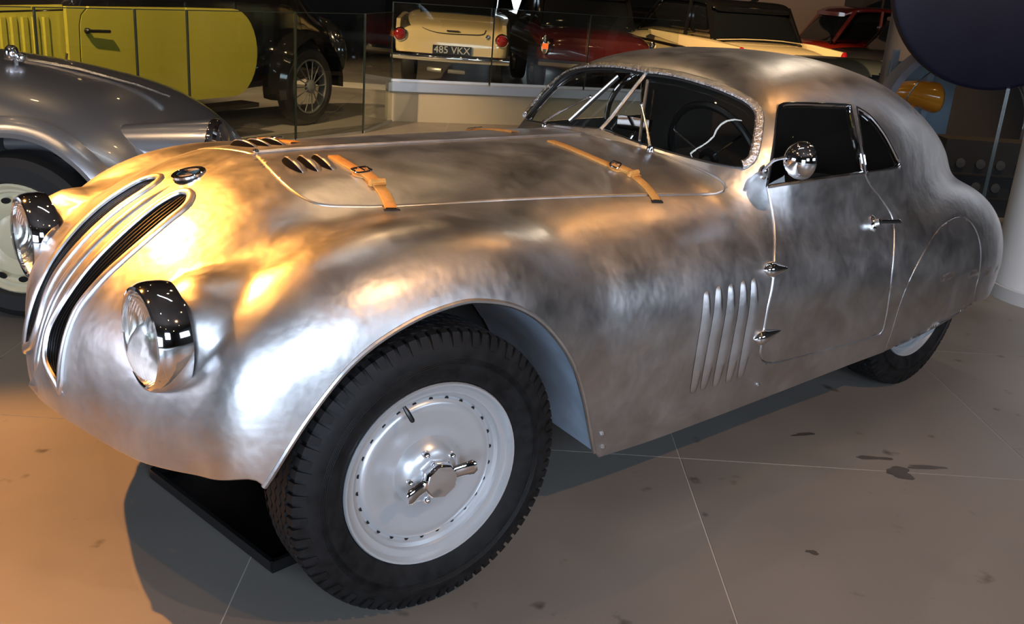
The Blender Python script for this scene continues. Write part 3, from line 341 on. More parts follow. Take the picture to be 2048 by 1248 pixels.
'quarter': [(8.7969,9.6442),(9.0433,9.7166),(9.2974,9.8088),(9.5614,9.8988),(9.8382,9.9651),(10.132,9.9885),(10.328,9.9806),(10.536,9.9627),(10.754,9.9365),(10.983,9.9031),(11.219,9.8635),(11.462,9.8183),(11.709,9.7679),(11.957,9.7124),(12.188,9.6522),(12.437,9.5798),(12.704,9.5016),(12.982,9.4224),(13.268,9.3462),(13.552,9.2765),(13.826,9.2159),(14.079,9.1667),(14.296,9.1309),(14.838,8.9932),(14.469,8.5122),(14.029,8.1894),(13.252,7.6993),(12.911,7.4916),(12.518,7.2548),(12.095,7.002),(11.664,6.7451),(11.241,6.4939),(10.842,6.2569),(10.479,6.041),(10.354,6.1566),(10.235,6.273),(10.12,6.3906),(10.011,6.5097),(9.9061,6.631),(9.8063,6.7548),(9.7113,6.8817),(9.6209,7.0122),(9.5351,7.1469),(9.4537,7.2863),(9.3767,7.4311),(9.304,7.582),(9.2356,7.7397),(9.1713,7.9051),(9.1111,8.0791),(9.0548,8.2626),(9.0025,8.457),(8.9541,8.6634),(8.9094,8.8835),(8.8684,9.1188),(8.831,9.3716),(8.7969,9.6442)],
'spat': [(15.083,-6.1851),(15.146,-5.9107),(15.214,-5.6471),(15.287,-5.3905),(15.363,-5.1374),(15.442,-4.8849),(15.523,-4.6302),(15.605,-4.3708),(15.674,-4.1381),(15.741,-3.9007),(15.807,-3.6604),(15.875,-3.4187),(15.947,-3.1767),(16.027,-2.9356),(16.115,-2.696),(16.215,-2.4586),(16.311,-2.2493),(16.409,-2.0406),(16.513,-1.8316),(16.624,-1.6214),(16.742,-1.4089),(16.871,-1.1928),(17.012,-0.97204),(16.654,-0.5934),(16.819,-0.36925),(16.973,-0.17794),(17.144,0.022321),(17.334,0.23046),(17.541,0.44543),(17.767,0.66623),(18.01,0.89177),(18.268,1.1209),(18.543,1.3523),(18.831,1.5843),(19.131,1.8154),(19.44,2.0434),(19.835,2.3248),(20.26,2.6168),(20.711,2.9178),(21.188,3.2262),(21.688,3.5394),(22.207,3.8544),(22.74,4.1674),(23.281,4.4737),(23.823,4.7676),(24.798,5.2571),(25.775,5.6987),(26.747,6.0973),(27.715,6.4616),(28.68,6.8037),(30.23,7.2967),(31.675,7.6385),(33.06,7.8109),(34.411,7.7901),(35.696,7.5612),(36.875,7.1308),(37.703,6.6677),(38.504,6.0812),(39.246,5.3917),(39.886,4.6232),(40.32,3.9516),(40.708,3.2215),(41.052,2.4438),(41.346,1.6299),(41.582,0.79219),(41.718,0.067028),(41.802,-0.69043),(41.854,-1.4664),(41.888,-2.2473),(41.914,-3.0194),(41.938,-3.7675),(44.02,-5.4475),(43.821,-6.326),(43.59,-7.165),(43.412,-7.976),(43.392,-8.7875),(43.622,-9.8045),(44.035,-10.828),(44.568,-11.907),(45.168,-13.098)],
'kidR': [(0.07161,0.2741),(0.08199,0.2727),(0.09233,0.2692),(0.09793,0.2654),(0.1036,0.2607),(0.1087,0.2551),(0.1124,0.2484),(0.1134,0.2451),(0.114,0.2416),(0.1144,0.2378),(0.1145,0.2339),(0.1144,0.2299),(0.1143,0.2259),(0.114,0.2218),(0.1138,0.2177),(0.1137,0.2136),(0.1136,0.2103),(0.1135,0.2069),(0.1134,0.2035),(0.1131,0.2),(0.1129,0.1965),(0.1125,0.1931),(0.1121,0.1896),(0.1117,0.1862),(0.1112,0.1828),(0.1106,0.1794),(0.1101,0.1761),(0.1094,0.1727),(0.1087,0.1694),(0.108,0.166),(0.1072,0.1626),(0.1064,0.1592),(0.1056,0.1559),(0.1047,0.1527),(0.1038,0.1495),(0.103,0.1464),(0.1021,0.1434),(0.1013,0.1406),(0.1002,0.1374),(0.09919,0.1343),(0.09815,0.1313),(0.09711,0.1285),(0.09608,0.1257),(0.09507,0.123),(0.09409,0.1202),(0.09313,0.1175),(0.09219,0.1146),(0.09127,0.1117),(0.09036,0.1088),(0.08946,0.1058),(0.08857,0.1029),(0.08769,0.09998),(0.08683,0.09706),(0.08598,0.09419),(0.08515,0.09135),(0.08434,0.08857),(0.08339,0.0855),(0.08237,0.08247),(0.08134,0.07948),(0.08031,0.07651),(0.07933,0.07354),(0.07843,0.07058),(0.07764,0.0676),(0.07698,0.0646),(0.07648,0.06159),(0.07608,0.05856),(0.07579,0.05552),(0.07558,0.05248),(0.07541,0.04944),(0.07526,0.04638),(0.07512,0.04332),(0.07497,0.04025),(0.07485,0.03719),(0.07477,0.03415),(0.07474,0.03111),(0.07475,0.02807),(0.07481,0.02501),(0.07491,0.02194),(0.07503,0.01883),(0.07518,0.01568),(0.07534,0.01249),(0.07552,0.009258),(0.07571,0.005991),(0.0759,0.002684),(0.0761,-0.0006584),(0.0763,-0.004032),(0.07651,-0.007434),(0.07673,-0.01086),(0.07696,-0.01393),(0.07723,-0.01704),(0.07752,-0.02017),(0.07779,-0.02335),(0.07801,-0.02657),(0.07814,-0.02984),(0.07816,-0.03315),(0.07803,-0.03653),(0.07773,-0.03996)],
'kidL': [(0.07546,-0.03675),(0.07223,-0.03475),(0.06867,-0.0328),(0.06487,-0.03091),(0.06087,-0.02909),(0.05676,-0.02736),(0.05265,-0.02571),(0.04865,-0.02412),(0.04492,-0.02259),(0.04162,-0.02108),(0.03684,-0.01859),(0.03329,-0.01629),(0.03072,-0.01383),(0.02874,-0.01092),(0.02688,-0.007277),(0.02583,-0.004845),(0.02483,-0.002159),(0.0239,0.0007359),(0.02307,0.003793),(0.02236,0.006969),(0.02178,0.01022),(0.02138,0.01349),(0.02117,0.01674),(0.02118,0.01993),(0.02143,0.02305),(0.02191,0.02616),(0.02262,0.02928),(0.0235,0.03242),(0.02452,0.03561),(0.02564,0.03885),(0.02679,0.04216),(0.02794,0.04556),(0.02901,0.04906),(0.02986,0.05201),(0.0307,0.05506),(0.03151,0.05817),(0.03228,0.06132),(0.03301,0.0645),(0.03369,0.06771),(0.03432,0.0709),(0.03488,0.07408),(0.03538,0.07721),(0.0358,0.08029),(0.03616,0.08329),(0.03648,0.08652),(0.03675,0.08972),(0.03697,0.09289),(0.03716,0.09605),(0.03734,0.09919),(0.03752,0.1023),(0.03771,0.1055),(0.0379,0.1086),(0.0381,0.1118),(0.03831,0.115),(0.03853,0.1182),(0.03878,0.1214),(0.03905,0.1246),(0.03932,0.1278),(0.0396,0.131),(0.03987,0.1342),(0.04013,0.1375),(0.04037,0.1407),(0.04058,0.144),(0.04077,0.1473),(0.04093,0.1505),(0.0411,0.1538),(0.04127,0.157),(0.04146,0.1603),(0.04165,0.1636),(0.04184,0.1669),(0.04203,0.1703),(0.04222,0.1737),(0.04241,0.1772),(0.04257,0.1808),(0.0427,0.1842),(0.0428,0.1877),(0.04286,0.1914),(0.04287,0.1951),(0.04284,0.1989),(0.04276,0.2027),(0.04264,0.2064),(0.04248,0.2101),(0.04231,0.2137),(0.04214,0.2172),(0.04201,0.2205),(0.04193,0.2247),(0.04195,0.2287),(0.04208,0.2325),(0.04231,0.2362),(0.04265,0.2396),(0.04308,0.243),(0.04361,0.2462),(0.04423,0.2492),(0.04549,0.2539),(0.04715,0.2582),(0.04917,0.262),(0.0515,0.2654),(0.05409,0.2682),(0.05937,0.2712),(0.06553,0.2726),(0.07161,0.2741)],
'rearwin': [(0,26.422),(0.85175,26.402),(1.7421,26.344),(2.651,26.248),(3.5587,26.119),(4.4473,25.964),(5.3005,25.791),(6.1042,25.611),(6.8468,25.435),(7.5186,25.276),(8.1116,25.146),(9.2924,24.862),(10.181,24.671),(10.933,24.718),(11.704,25.141),(12.182,25.61),(12.664,26.25),(13.149,27.043),(13.637,27.971),(14.124,29.01),(14.606,30.135),(15.078,31.316),(15.461,32.34),(15.871,33.53),(16.288,34.854),(16.69,36.276),(17.049,37.752),(17.342,39.229),(17.54,40.647),(17.619,41.936),(17.559,43.02),(16.7,44.928),(15.075,45.63),(12.703,46.277),(11.355,46.725),(9.751,47.125),(7.9435,47.458),(5.9936,47.712),(3.9697,47.879),(1.9462,47.966),(0,47.989)],
}
# ---------------------------------------------------------------- skin panels: one triangulated chart, cut along the outlines
def inpoly(pts, poly):
    x, y = pts[:, 0], pts[:, 1]; P = np.asarray(poly); r = np.zeros(len(pts), bool)
    a = P; b = np.roll(P, -1, 0)
    for (x0, y0), (x1, y1) in zip(a, b):
        if y0 == y1: continue
        c = (y0 > y) != (y1 > y); r ^= c & (x < (x1-x0)*(y-y0)/(y1-y0)+x0)
    return r
OA = {k: np.array(v, float) for k, v in OUT.items()}
big = np.exp((4.9-XF)/RC)
POLY = {
    'bonnet': OA['bonnet'], 'screen': OA['screen'], 'rearwin': OA['rearwin'], 'spat': OA['spat'],
    'door': np.vstack([OA['door'], OA['belt'][::-1][1:-1]]), 'doorglass': np.vstack([OA['belt'], OA['win'][1:-1]]),
    'quarter': OA['quarter'][:-1], 'kidney': np.vstack([OA['kidR'], OA['kidL'][1:-1]])}
LOWER = np.vstack([OA['lower'], [(0, -big)], [(big, -big)], [(big*2, 0)], [(big*2, -big*9)], [(0, -big*9)]])
def below(q):  # under the lower edge
    lo = OA['lower']; P = np.vstack([lo, [(0, -big*1.2)], [(-1, -big*1.2)], [(-1, lo[0][1])]])
    # polygon between the nose start on the axis, along the lower edge and back along the axis
    P = np.vstack([lo, [(-.001, lo[-1][1])], [(-.001, lo[0][1])]]); return inpoly(q, P)
lines = [OA['lower'], OA['bonnet'], OA['screen'], OA['rearwin'], OA['spat'], OA['door'], OA['belt'], OA['win'], OA['quarter'], np.vstack([OA['kidR'], OA['kidL'][1:-1], OA['kidR'][:1]])]
cv = []; ce = []; key = {}
def addv(p):
    k = (round(p[0], 5), round(p[1], 5))
    if k not in key: key[k] = len(cv); cv.append((float(p[0]), float(p[1])))
    return key[k]
for ln in lines:
    ids = [addv(p) for p in ln]
    ce += [(a, b) for a, b in zip(ids[:-1], ids[1:]) if a != b]
nb = len(cv); CV = np.array(cv); B3 = chart_to_3d(CV)
STEP = .017
free = [(0., 1e-4)]
for ph in np.arange(STEP/.75, pi/2, STEP/.75):
    n = max(int(pi*sin(ph)*.62/STEP), 3); r = math.tan(ph/2)
    free += [(r*cos(t), r*sin(t)) for t in np.linspace(-pi/2, pi/2, n+1)]
for x in np.arange(XF+.003, 4.9, STEP):
    r = math.exp((x-XF)/RC); n = 110 if x < 3.4 else 60
    free += [(r*cos(t), r*sin(t)) for t in np.linspace(-pi/2, pi/2, n+1)]
free = np.array(free); free[np.abs(free[:, 0]) < 1e-7*np.hypot(*free.T), 0] = 0; free[:, 0] = np.maximum(free[:, 0], 0)
keep = ~below(free); free = free[keep]
F3 = chart_to_3d(free)
kd = KDTree(nb)
for i, p in enumerate(B3): kd.insert(p, i)
kd.balance()
ok = np.array([kd.find(p)[2] > .0095 and not np.isnan(p[0]) for p in F3]); free = free[ok]
ring = []
for ln in lines:                                    # rows of points just beside every seam, so its edge can be turned in
    L3 = chart_to_3d(ln); tg = np.gradient(L3, axis=0); tg /= np.maximum(np.linalg.norm(tg, axis=1, keepdims=True), 1e-9)
    nn = grad(L3); bn = np.cross(nn, tg)
    for s in (-.006, .006): ring.append(L3+bn*s)
ring = np.vstack(ring); ring = ring[ring[:, 1] < -.004]
ok = np.array([kd.find(p)[2] > .0048 for p in ring]); rc_ = to_chart(ring[ok]); rc_ = rc_[~below(rc_)]
pts = np.vstack([CV, free, rc_])
res = delaunay_2d_cdt([Vector(p) for p in pts], ce, [], 0, 1e-9)
Q = np.array([tuple(v) for v in res[0]]); TR = np.array([f for f in res[2] if len(f) == 3])
Q[np.abs(Q[:, 0]) < 1e-6, 0] = 0
V3 = chart_to_3d(Q); V3[Q[:, 0] == 0, 1] = 0
cen = Q[TR].mean(1); lab = np.full(len(TR), 'shell', dtype=object)
for k, p in POLY.items(): lab[inpoly(cen, p)] = k
lab[below(cen)] = 'none'
lab[np.isnan(V3[TR]).any((1, 2))] = 'none'
N3 = np.nan_to_num(grad(np.nan_to_num(V3)))

def panel(name, region, mats, parent, side='both', proud=0., gap=.0012, roll=.0028, thick=.0035, edge=True):
    """one sheet-metal panel: outer skin, turned-in edge and inner face; side 'left', 'right' or 'both' (joined over the centre line)"""
    T = TR[lab == region]; ids, inv = np.unique(T, return_inverse=True); T = inv.reshape(-1, 3)
    V = V3[ids].copy(); N = N3[ids].copy(); q = Q[ids]
    a, b, c = V[T[:, 0]], V[T[:, 1]], V[T[:, 2]]
    flip = (np.cross(b-a, c-a)*N[T[:, 0]]).sum(1) < 0; T[flip] = T[flip][:, ::-1]
    V += N*proud
    E = {}
    for t in T:
        for i in range(3):
            u, w = int(t[i]), int(t[(i+1) % 3]); E[(u, w)] = 1
    bd = [(u, w) for (u, w) in E if (w, u) not in E and not (abs(q[u][0]) < 1e-6 and abs(q[w][0]) < 1e-6 and side == 'both')]
    acc = np.zeros_like(V); isb = np.zeros(len(V), bool)
    for u, w in bd:
        d = V[w]-V[u]; n = np.cross(d, N[u]); n /= max(np.linalg.norm(n), 1e-9); acc[u] += n; acc[w] += n; isb[u] = isb[w] = True
    out = acc/np.maximum(np.linalg.norm(acc, axis=1, keepdims=True), 1e-9)
    Ns = N.copy()
    if edge:
        V[isb] += -out[isb]*gap-N[isb]*roll
        Ns[isb] = N[isb]+out[isb]*.9; Ns[isb] /= np.linalg.norm(Ns[isb], axis=1, keepdims=True)
        cl = isb & (np.abs(q[:, 0]) < 1e-6)
        if side == 'both': V[cl, 1] = 0; Ns[cl, 1] = 0
    if thick <= 0:
        for sg in ((1, -1)):
            R = np.array([1, sg, 1]); me = bpy.data.meshes.new(name); me.from_pydata([tuple(v) for v in V*R], [], [tuple(t) if sg > 0 else tuple(reversed(t)) for t in T]); me.update()
            link(name, me, mats, parent); me.normals_split_custom_set_from_vertices([tuple(v) for v in N*R])
        return
    n = len(V); In = V-N*thick; In[isb] -= N[isb]*.006
    VV = np.vstack([V, In]); NN = np.vstack([Ns, -N])
    Fc = [tuple(t) for t in T]+[(t[2]+n, t[1]+n, t[0]+n) for t in T]; mi = [0]*len(T)+[1]*len(T)
    for u, w in bd: Fc.append((w, u, u+n, w+n)); mi.append(0)
    objs = []
    def put(sg, VV, NN, Fc, mi, nm):
        me = bpy.data.meshes.new(nm); me.from_pydata([tuple(v) for v in VV], [], Fc); me.polygons.foreach_set('material_index', mi); me.update()
        o = link(nm, me, mats, parent); me.normals_split_custom_set_from_vertices([tuple(v) for v in NN]); objs.append(o)
    R = np.array([1, -1, 1])
    if side == 'both':
        k = len(VV); put(1, np.vstack([VV, VV*R]), np.vstack([NN, NN*R]), Fc+[tuple(i+k for i in reversed(f)) for f in Fc], mi+mi, name)
    else:
        put(1, VV, NN, Fc, mi, name); put(-1, VV*R, NN*R, [tuple(reversed(f)) for f in Fc], mi, name)
    return objs

def skin(p, off=0.):
    """nearest skin point along the chart ray of a rough 3D point, with normal"""
    P = chart_to_3d(to_chart(np.atleast_2d(np.array(p, float)))); N = grad(P)
    return P+N*off, N

car = empty('vintage_coupe', (0, 0, 0), 0, 'bare aluminium vintage coupe with tan bonnet straps filling the foreground', 'car')
shell = panel('body_shell', 'shell', [ALU, INNER], car, 'both')[0]
for o in panel('bonnet_panel', 'bonnet', [ALU, INNER], car, 'sides', proud=.001): pass
bon = [o for o in car.children if o.name.startswith('bonnet_panel')]
doors = panel('door', 'door', [ALU, INNER], car, 'sides', proud=.001)
spats = panel('wheel_spat', 'spat', [ALU, INNER], car, 'sides', proud=-.002)
panel('windscreen_pane', 'screen', GLASS, car, 'sides', proud=-.012, thick=0, edge=False)
dg = panel('door_window', 'doorglass', GLASS, car, 'sides', proud=-.012, thick=0, edge=False)
panel('quarter_window', 'quarter', GLASS, car, 'sides', proud=-.010, thick=0, edge=False)
panel('rear_window', 'rearwin', GLASS, car, 'sides', proud=-.008, thick=0, edge=False)

def line3(key, off=0., step=1):
    P = chart_to_3d(OA[key][::step]); N = grad(P); return P+N*off, N
def sub(parent, mb, name, mats, mirror=True, parent2=None, auto=35):
    a = mb.build(name, mats, parent, True, auto)
    if mirror: b = mb.mirror().build(name, mats, parent2 or parent, True, auto); return a, b
    return a

# grille kidneys: recessed back, upright black slats, polished surround
panel('grille_back', 'kidney', [SLAT, SLAT], car, 'sides', proud=-.030, edge=False)
gb = [o for o in car.children if o.name.startswith('grille_back')]
kl = OA['kidL'][::-1]; kr = OA['kidR']
def along(c, n):
    P = chart_to_3d(c); s = np.r_[0, np.cumsum(np.linalg.norm(np.diff(P, axis=0), axis=1))]; s /= s[-1]; t = np.linspace(0, 1, n)
    return np.stack([np.interp(t, s, c[:, 0]), np.interp(t, s, c[:, 1])], -1)
KL, KR = along(kl, 40), along(kr, 40)
for k in range(7):
    f = (k+.5)/7; C = KL*(1-f)+KR*f; lo = 1 if k in (2, 3, 4) else 2 if k in (1, 5) else 4; C = C[lo:-1-(2 if k < 5 else 4)]
    P = chart_to_3d(C); N = grad(P)
    sub(gb[0], MB().tube(P-N*.011, .0042, 6, up=N, flat=2.2), 'grille_slat', SLAT, True, gb[1])
ko = np.vstack([chart_to_3d(KR), chart_to_3d(KL[::-1])[1:-1]]); kn = grad(ko)
sub(car, MB().tube(ko+kn*.001, .0115, 10, closed=True, up=kn, flat=.7), 'grille_surround', ALU3)
cx = np.array([(-.29, .904), (-.381, .857), (-.462, .798), (-.538, .725), (-.588, .657), (-.618, .593), (-.634, .535), (-.640, .50), (-.638, .46)])
P, N = skin(np.array([(x, -1e-4, z) for x, z in crom(cx, 5)])); P[:, 1] = 0; N[:, 1] = 0
MB().tube(P-N*.004, .017*np.minimum(1, np.r_[np.linspace(.25, 1, 5), np.ones(len(P)-11), np.linspace(1, .15, 6)]), 12, up=N, flat=.75).build('nose_ridge', ALU3, car)
# badge: black ring with blue and white quarters
P, N = skin([(-.262, -1e-4, .93)]); N[0, 1] = 0; T = frame(P[0]+N[0]*.002, (1, 0, .25), N[0])
bd = MB().lathe([(.041, -.004), (.041, .004), (.038, .006), (.030, .006), (.030, .004)], 40, T).build('badge', BLACK, car)
BLUE = mat('badge_blue', (.05, .25, .62), .6, spec=.2); WHITE = mat('badge_white', (.85, .85, .85), .6, spec=.2)
for i in range(4):
    a = np.linspace(i*pi/2, (i+1)*pi/2, 9); poly = [(0, 0, .004)]+[(.029*cos(t), .029*sin(t), .004) for t in a]
    MB().prism(poly, (0, 0, 1), .002, T).build('badge_quarter', BLUE if i % 2 else WHITE, bd, False)
MB().lathe([(.0415, .0), (.0425, .006), (.040, .0075), (.0385, .006)], 40, T).build('badge_rim', CHROME, bd)

# bonnet: hinge rod, seams, louvred slots
P, N = skin(np.array([(x, -1e-4, .97) for x in np.linspace(-.07, 1.09, 60)])); P[:, 1] = 0
MB().tube(P+N*.003, .0055, 8, up=N).build('bonnet_hinge', ALU, car)
P2, N2 = skin([(-.072, -1e-4, .968)]); MB().ball(P2[0]+[0, 0, .006], (.008, .012, .007), 12).build('hinge_end', CHROME, car)
def slot(parent, p0, p1, w, h, name, both_par=None, open_dir=-1, openmat=BLACK, mouth=.16, ex=.55):
    """pressed louvre between two skin points: a lip rising from the sheet with a dark mouth on one side"""
    p0 = np.array(p0); p1 = np.array(p1); s = np.r_[0, .02, .05, np.linspace(.1, .9, 11), .95, .98, 1][:, None]; C, N = skin(p0*(1-s)+p1*s)
    tg = np.gradient(C, axis=0); tg /= np.linalg.norm(tg, axis=1, keepdims=True); B = np.cross(N, tg)*open_dir
    e = np.maximum(np.sin(np.clip(s, 0, 1)*pi), 0)**ex
    G = np.stack([C-B*w*(.25+.75*e)*.9+N*.0012, C-B*w*.45*e+N*h*.62*e+N*.001, C-B*w*.05*e+N*h*.98*e+N*.001, C+B*w*.28*e+N*h*e+N*.001, C+B*w*.30*e+N*(h-.003)*e+N*.001], 1)
    a = sub(parent, MB().grid(G), name, ALU, True, both_par, auto=80)
    G = np.stack([C+B*w*.27*e+N*(h-.002)*e, C+B*w*mouth*e+N*.0014], 1)
    for o, mb in zip(a, (MB().grid(G), MB().grid(G).mirror())): mb.build('louvre_mouth', openmat, o)
BM = {o.name: o for o in bon}
bl, br = bon[0], bon[1]
for i in range(3): slot(bl, (-.034+.042*i, -.085, .967), (-.046+.042*i, -.207, .954), .030, .017, 'louvre', br, open_dir=-1, openmat=mat('slot_inner', (.004, .004, .005), .9, spec=.05) if i == 0 else bpy.data.materials['slot_inner'], mouth=.7)
# side louvres on the flank
for i, (a, b) in enumerate([((.970, -.704, .641), (.963, -.711, .326)), ((1.024, -.703, .648), (1.007, -.712, .328)), ((1.080, -.704, .648), (1.064, -.712, .324)), ((1.137, -.703, .649), (1.124, -.714, .326)), ((1.187, -.703, .650), (1.180, -.714, .329))]):
    slot(shell, a, b, .029, .0085, 'side_louvre', open_dir=1, openmat=DARK, ex=.32)
# door furniture
def tear(p, d, L, w, h, n):
    s = np.linspace(0, 1, 15); r = np.where(s < .3, np.sqrt(np.maximum(1-((.3-s)/.3)**2, 0)), ((1-s)/.7)**.75); r[0] = .02; r[-1] = .02
    T = frame(p, d, n); a = np.linspace(0, 2*pi, 16, endpoint=False)
    G = [[((q-.35)*L, w*k*cos(t), h*k*sin(t)) for t in a] for q, k in zip(s, r)]
    return MB().grid(G, closed=True, T=T)
for a, b, hh in [((1.235, -.697, .667), (1.374, -.701, .656), .02), ((1.205, -.722, .454), (1.354, -.723, .461), .02)]:
    a = np.array(a); b = np.array(b); C, N = skin([a*.65+b*.35]); mb = tear(C[0]-N[0]*.001, b-a, np.linalg.norm(b-a)*.95, .026, .024, N[0])
    sub(doors[0], mb, 'door_hinge', CHROME, True, doors[1])
C, N = skin([(1.872, -.663, .738), (1.985, -.674, .729)]); d = C[1]-C[0]
mb = MB().lathe([(.020, -.002), (.021, .004), (.017, .010), (.010, .013), (.008, .03), (0, .032)], 20, frame(C[0], d, N[0])@np.diag([.75, 1.45, 1, 1]))
bar = np.array([C[0]+N[0]*.026-d*.02, C[0]+N[0]*.030+d*.15, C[0]+N[0]*.032+d*.6, C[1]+N[1]*.030, C[1]+N[1]*.024+d*.03])
mb.tube(crom(bar, 5), .0085, 10, up=N[0], flat=.7)
sub(doors[0], mb, 'door_handle', CHROME, True, doors[1])
# lock tab below the front door seam and the screws of the rear arch corner
for p in ((.627, -.689, .228), (.611, -.697, .275), (1.287, -.710, .282)):
    C, N = skin([p]); sub(shell, MB().lathe([(.008, 0), (.007, .003), (.003, .005), (0, .005)], 10, frame(C[0], (1, 0, 0), N[0])), 'screw', ALU2, True)
# window frames
def rim(key, r, off, name, m, parent, parent2=None, closed=False, keys=None):
    P = np.vstack([line3(k)[0][(1 if i else 0):] for i, k in enumerate(keys or [key])]); N = grad(P)
    return sub(parent, MB().tube(P+N*off, r, 8, up=N, closed=closed), name, m, True, parent2)
rim('win', .007, -.006, 'window_frame', CHROME, doors[0], doors[1])
rim('belt', .006, -.002, 'belt_moulding', ALU2, doors[0], doors[1])
rim('quarter', .006, -.004, 'quarter_frame', CHROME, car)
rim('screen', .006, -.006, 'screen_seal', mat('seal_rubber', (.03, .03, .03), .4), car)
rim('rearwin', .006, -.004, 'rear_screen_seal', DARK, car)
# hammered edge over the screen opening: a rolled aluminium bead
sp_, sn_ = line3('screen', .004)
k0 = len(sp_)//2
sub(car, MB().tube(sp_[k0-6:]+sn_[k0-6:]*.002+np.array([0, 0, .006]), .015, 8, up=sn_[k0-6:], flat=.5), 'header_bead', HAMMER)
P = np.array([(1.183, 0, .982), (1.23, 0, 1.022), (1.29, 0, 1.083), (1.34, 0, 1.132), (1.392, 0, 1.182)])
MB().tube(crom(P, 4), .008, 8, up=(-.7, 0, .7), flat=.8).build('screen_divider', ALU2, car)
# wheel arch lip and liner
arch3, an = line3('arch', 0)
sub(shell, MB().tube(arch3-an*.003, .007, 8, up=an), 'arch_lip', ALU)
G = []
for t in (0, .12, .3, .6, 1):
    q = arch3.copy(); q[:, 1] = arch3[:, 1]*(1-t)+(-.28)*t; q -= an*.006*(1-t); q[:, 0] += .05*t*(arch3[:, 0]-.1)/.5; G.append(q)
sub(car, MB().grid(G), 'wheelhouse_liner', LINER)
G = [[(.80-.02*k, -.28, .62), (.70, -.29, .45), (.70, -.3, .22)] for k in (0,)]
# inner side of the engine bay, floor pan
mb = MB().box((.35, 0, .55), (1.3, .50, .62)); mb.build('engine_bay', DARK, car, False)
MB().box((1.55, 0, .24), (1.3, 1.25, .05)).build('floor_pan', DARK, car, False)
# headlamps
def ribbed(m, amt, scale=26):
    N = m.node_tree.nodes; w = N.new('ShaderNodeTexWave'); w.inputs['Scale'].default_value = scale; w.bands_direction = 'Y'; tc = N.new('ShaderNodeTexCoord'); bp = N.new('ShaderNodeBump')
    bp.inputs['Strength'].default_value = amt; bp.inputs['Distance'].default_value = .004; m.node_tree.links.new(tc.outputs['Object'], w.inputs['Vector']); m.node_tree.links.new(w.outputs['Fac'], bp.inputs['Height'])
    for n in N:
        if 'Normal' in n.inputs and n.type in ('BSDF_PRINCIPLED', 'BSDF_GLOSSY'): m.node_tree.links.new(bp.outputs[0], n.inputs['Normal'])
LENS = glass('headlamp_lens', (.95, .95, .93)); ribbed(LENS, .35)
REFL = mat('lamp_reflector', (.92, .90, .86), .2, 1); ribbed(REFL, .35)
T = np.eye(4); T[:3, :3] = np.array([(0, 0, -1.), (-1, 0, 0), (0, 1, 0)]); T[:3, 3] = (-.505, -.447, .69)   # local z = forward (-x)
T = frame((-.541, -.447, .686), (0, 0, 1), (-1, 0, 0))
hr = sub(car, MB().lathe([(.117, -.062), (.120, -.045), (.1195, -.02), (.116, -.004), (.110, .006), (.104, .008), (.101, .004), (.101, -.004)], 56, T, cap=False), 'headlamp_rim', CHROME)
mb = MB().lathe([(.102, .002), (.094, .010), (.075, .018), (.045, .024), (.015, .026), (0, .026)], 48, T, cap=False); sub(hr[0], mb, 'headlamp_lens', LENS, True, hr[1])
mb = MB().lathe([(.102, -.002), (.095, -.02), (.08, -.038), (.05, -.052), (.02, -.058), (0, -.058)], 48, T, cap=False); sub(hr[0], mb, 'headlamp_reflector', REFL, True, hr[1])
mb = MB().ball((0, 0, -.02), (.012, .012, .016), 12, T); sub(hr[0], mb, 'headlamp_bulb', glass('bulb_glass'), True, hr[1])
# leather bonnet straps with buckles
def strap(pts, i):
    P, N = skin(crom(np.array(pts), 8)); tg = np.gradient(P, axis=0); tg /= np.linalg.norm(tg, axis=1, keepdims=True); W = np.cross(N, tg)
    def band(P, N, W, w, h): return MB().grid(np.stack([P-W*w+N*.0015, P-W*w+N*h, P-W*w*.9+N*(h+.0012), P+W*w*.9+N*(h+.0012), P+W*w+N*h, P+W*w+N*.0015], 1))
    a = sub(car, band(P, N, W, .0155, .0045), 'bonnet_strap', LEATHER, auto=60)
    m = len(P)//2-2; s = slice(m-1, m+12)
    b = band(P[s]+N[s]*.005, N[s], W[s], .0165, .0045); sub(a[0], b, 'strap_tongue', LEATHER, True, a[1], auto=60)
    s = slice(m-2, m+5); wide = .030*np.sin(np.linspace(.15, 1, 7)*pi/1.15)[:, None]; sub(a[0], band(P[s], N[s], W[s], wide, .0035), 'buckle_pad', LEATHER, True, a[1], auto=60)
    k = m; ring = [P[k]+W[k]*x+tg[k]*y+N[k]*.011 for x, y in ((-.021, -.012), (.021, -.012), (.023, 0), (.021, .014), (-.021, .014), (-.023, 0))]
    mb = MB().tube(crom(ring, 4, True), .0028, 8, closed=True); mb.tube([P[k]+N[k]*.013-tg[k]*.012, P[k]+N[k]*.014+tg[k]*.016], .0022, 6)
    sub(a[0], mb, 'buckle', CHROME, True, a[1])
    k = m+9; ring = [P[k]+W[k]*x+N[k]*z for x, z in ((-.019, .002), (-.019, .013), (.019, .013), (.019, .002))]
    sub(a[0], MB().tube(ring, .006, 6, up=tg[k], flat=1.3), 'strap_keeper', LEATHER, True, a[1])
    e = P[-1]; sub(a[0], MB().box((.004, 0, .001), (.010, .040, .003), frame(e, tg[-1], N[-1])), 'strap_slot', DARK, True, a[1])
strap([(.097, -.105, .968), (.094, -.170, .962), (.097, -.228, .953), (.103, -.289, .940), (.098, -.353, .921), (.074, -.428, .902)], 0)
strap([(.880, -.088, .969), (.882, -.229, .956), (.905, -.329, .936), (.935, -.375, .925), (.941, -.439, .901), (.929, -.511, .866)], 1)
